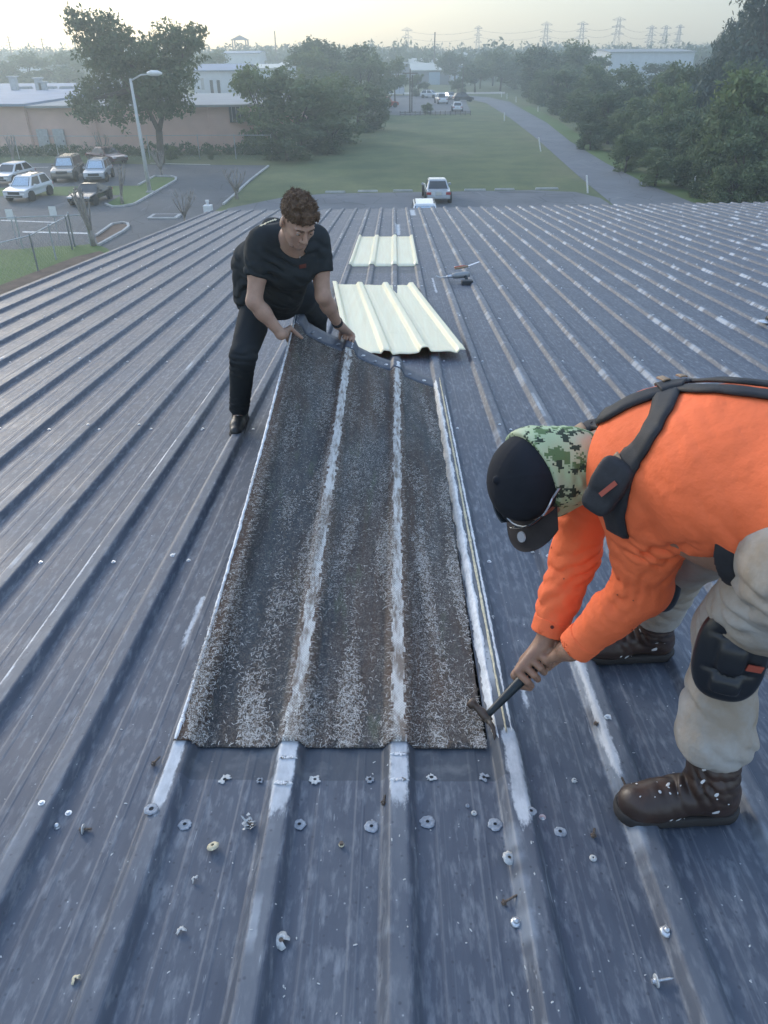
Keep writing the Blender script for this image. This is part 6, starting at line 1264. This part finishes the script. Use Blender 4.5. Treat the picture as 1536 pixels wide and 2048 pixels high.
# ------------------------------------------------------------------ hammer
hm = thing('claw_hammer', ham_h, 'claw hammer with black handle and worn steel head prying at the sheet edge', 'hammer')
b = MB(); H = lambda t: Vector(ham_h+(ham_e-ham_h)*t)
b.tube([H(.02), H(.12), H(.25), H(.45), H(.7), H(.9), H(.98), H(1.0)], [.0105,.0105,.0125,.0150,.0175,.018,.019,.013], 14); b.build('handle', M['hamh'], hm, smooth=True)
fd = RF(922, 1412, .055)-RF(1000, 1460, .03); fd = nrm(fd-hax*(fd@hax)*.8); upv = nrm(hax); hc = np.array(H(.03)); P = lambda a, c: Vector(hc+fd*a+upv*c)
b = MB(); b.tube([P(.062,-.002), P(.048,-.002), P(.045,0), P(.030,0), P(.020,0), P(.0,-.002), P(-.018,-.004)], [.0155,.0155,.011,.010,.0135,.0145,.011], 14); b.build('head', M['hamm'], hm, smooth=True)
sdv = np.cross(fd, upv)
for s_ in (-1, 1):
    b = MB(); pts = [np.array(P(-.010,-.003))+sdv*s_*.005, np.array(P(-.035,-.010))+sdv*s_*.007, np.array(P(-.055,-.022))+sdv*s_*.009, np.array(P(-.070,-.036))+sdv*s_*.011]; b.tube([Vector(p) for p in pts], [.0075,.0065,.005,.002], 8); b.build('claw', M['hamm'], hm, smooth=True)
b = MB(); b.tube([P(.0622,-.002), P(.0635,-.002)], [.0145,.0135], 14); b.build('face', M['leather'], hm)
# ------------------------------------------------------------------ tools on the roof
p = V3(*at_roof(922, 566, .0)); dr = thing('cordless_drill', p, 'cordless screw gun with grey body and black battery lying on the far roof', 'drill')
b = MB(); a_ = Vector((-.10,.02,.075)); c_ = Vector((.10,.06,.085)); b.tube([a_, a_.lerp(c_, .2), a_.lerp(c_, .75), c_], [.028,.036,.038,.03], 12); b.build('motor_body', M['steel'], dr, local=True, smooth=True)
b = MB(); b.tube([Vector((-.10,.02,.075)), Vector((-.16,.008,.072)), Vector((-.175,.005,.072))], [.02,.015,.007], 10); b.build('chuck', M['chrome'], dr, local=True, smooth=True)
b = MB(); b.tube([Vector((.05,.05,.07)), Vector((.06,-.03,.055)), Vector((.06,-.09,.05))], [.020,.018,.022], 10); b.build('handle', M['hamh'], dr, local=True, smooth=True); b = MB(); b.box((.06,-.12,.035), (.13,.075,.06), .1); b.build('battery', M['dark'], dr, local=True, bevel=.01)
p = V3(*at_roof(938, 545, .0)); dr = thing('tin_snips', p, 'tin snips with orange and brown handles lying just behind the screw gun', 'snips')
b = MB(); b.bar((-.02,0,.05), (.14,.14,.07), .03, .008); b.build('blade', M['chrome'], dr, local=True)
for s_ in (-1, 1): b = MB(); b.tube([(-.02,0,.05), (-.09,-.03+s_*.03,.05), (-.19,-.05+s_*.035,.04)], [.012,.014,.010], 8); b.build('handle', M['leather'] if s_ < 0 else M['truck_orange'], dr, local=True, smooth=True)
p = V3(*at_roof(900, 560, .0)); dr = thing('utility_bar', p, 'flat black pry bar lying to the left of the screw gun', 'pry bar'); b = MB(); b.bar((-.13,0,.03), (.07,-.01,.045), .03, .007); b.bar((-.17,.01,.045), (-.13,0,.03), .034, .008); b.build('bar', M['galv'], dr, local=True)
p = V3(*at_roof(1540, 652, .0)); dr = thing('angle_grinder', p, 'power tool with a dark body half cut off by the right edge of the photo', 'grinder')
b = MB(); b.tube([(-.04,0,.05),(.06,.02,.055),(.22,.04,.05)], [.03,.032,.026], 12); b.build('body', M['hamh'], dr, local=True, smooth=True); b = MB(); b.lathe((-.06,-.01,.03), [(.055,0),(.058,.004),(.02,.012)], 20); b.build('disc', M['chrome'], dr, local=True)
b = MB(); b.tube([(-.07,-.09,.012),(-.03,-.11,.012),(.0,-.13,.012)], .006, 6); b.build('spanner', M['chrome'], dr, local=True)
# ------------------------------------------------------------------ haze
b = MB(); b.box((0, 308, 29), (1420, 760, 60.)); hz = b.build('haze', None)
m = bpy.data.materials.new('haze'); m.use_nodes = True; n = m.node_tree.nodes; n.remove(n['Principled BSDF']); pv = n.new('ShaderNodeVolumePrincipled')
pv.inputs['Color'].default_value = (.78, .93, 1.0, 1); pv.inputs['Density'].default_value = HAZE; pv.inputs['Anisotropy'].default_value = .55
m.node_tree.links.new(pv.outputs[0], n['Material Output'].inputs['Volume']); hz.data.materials.append(m); hz['kind'] = 'stuff'
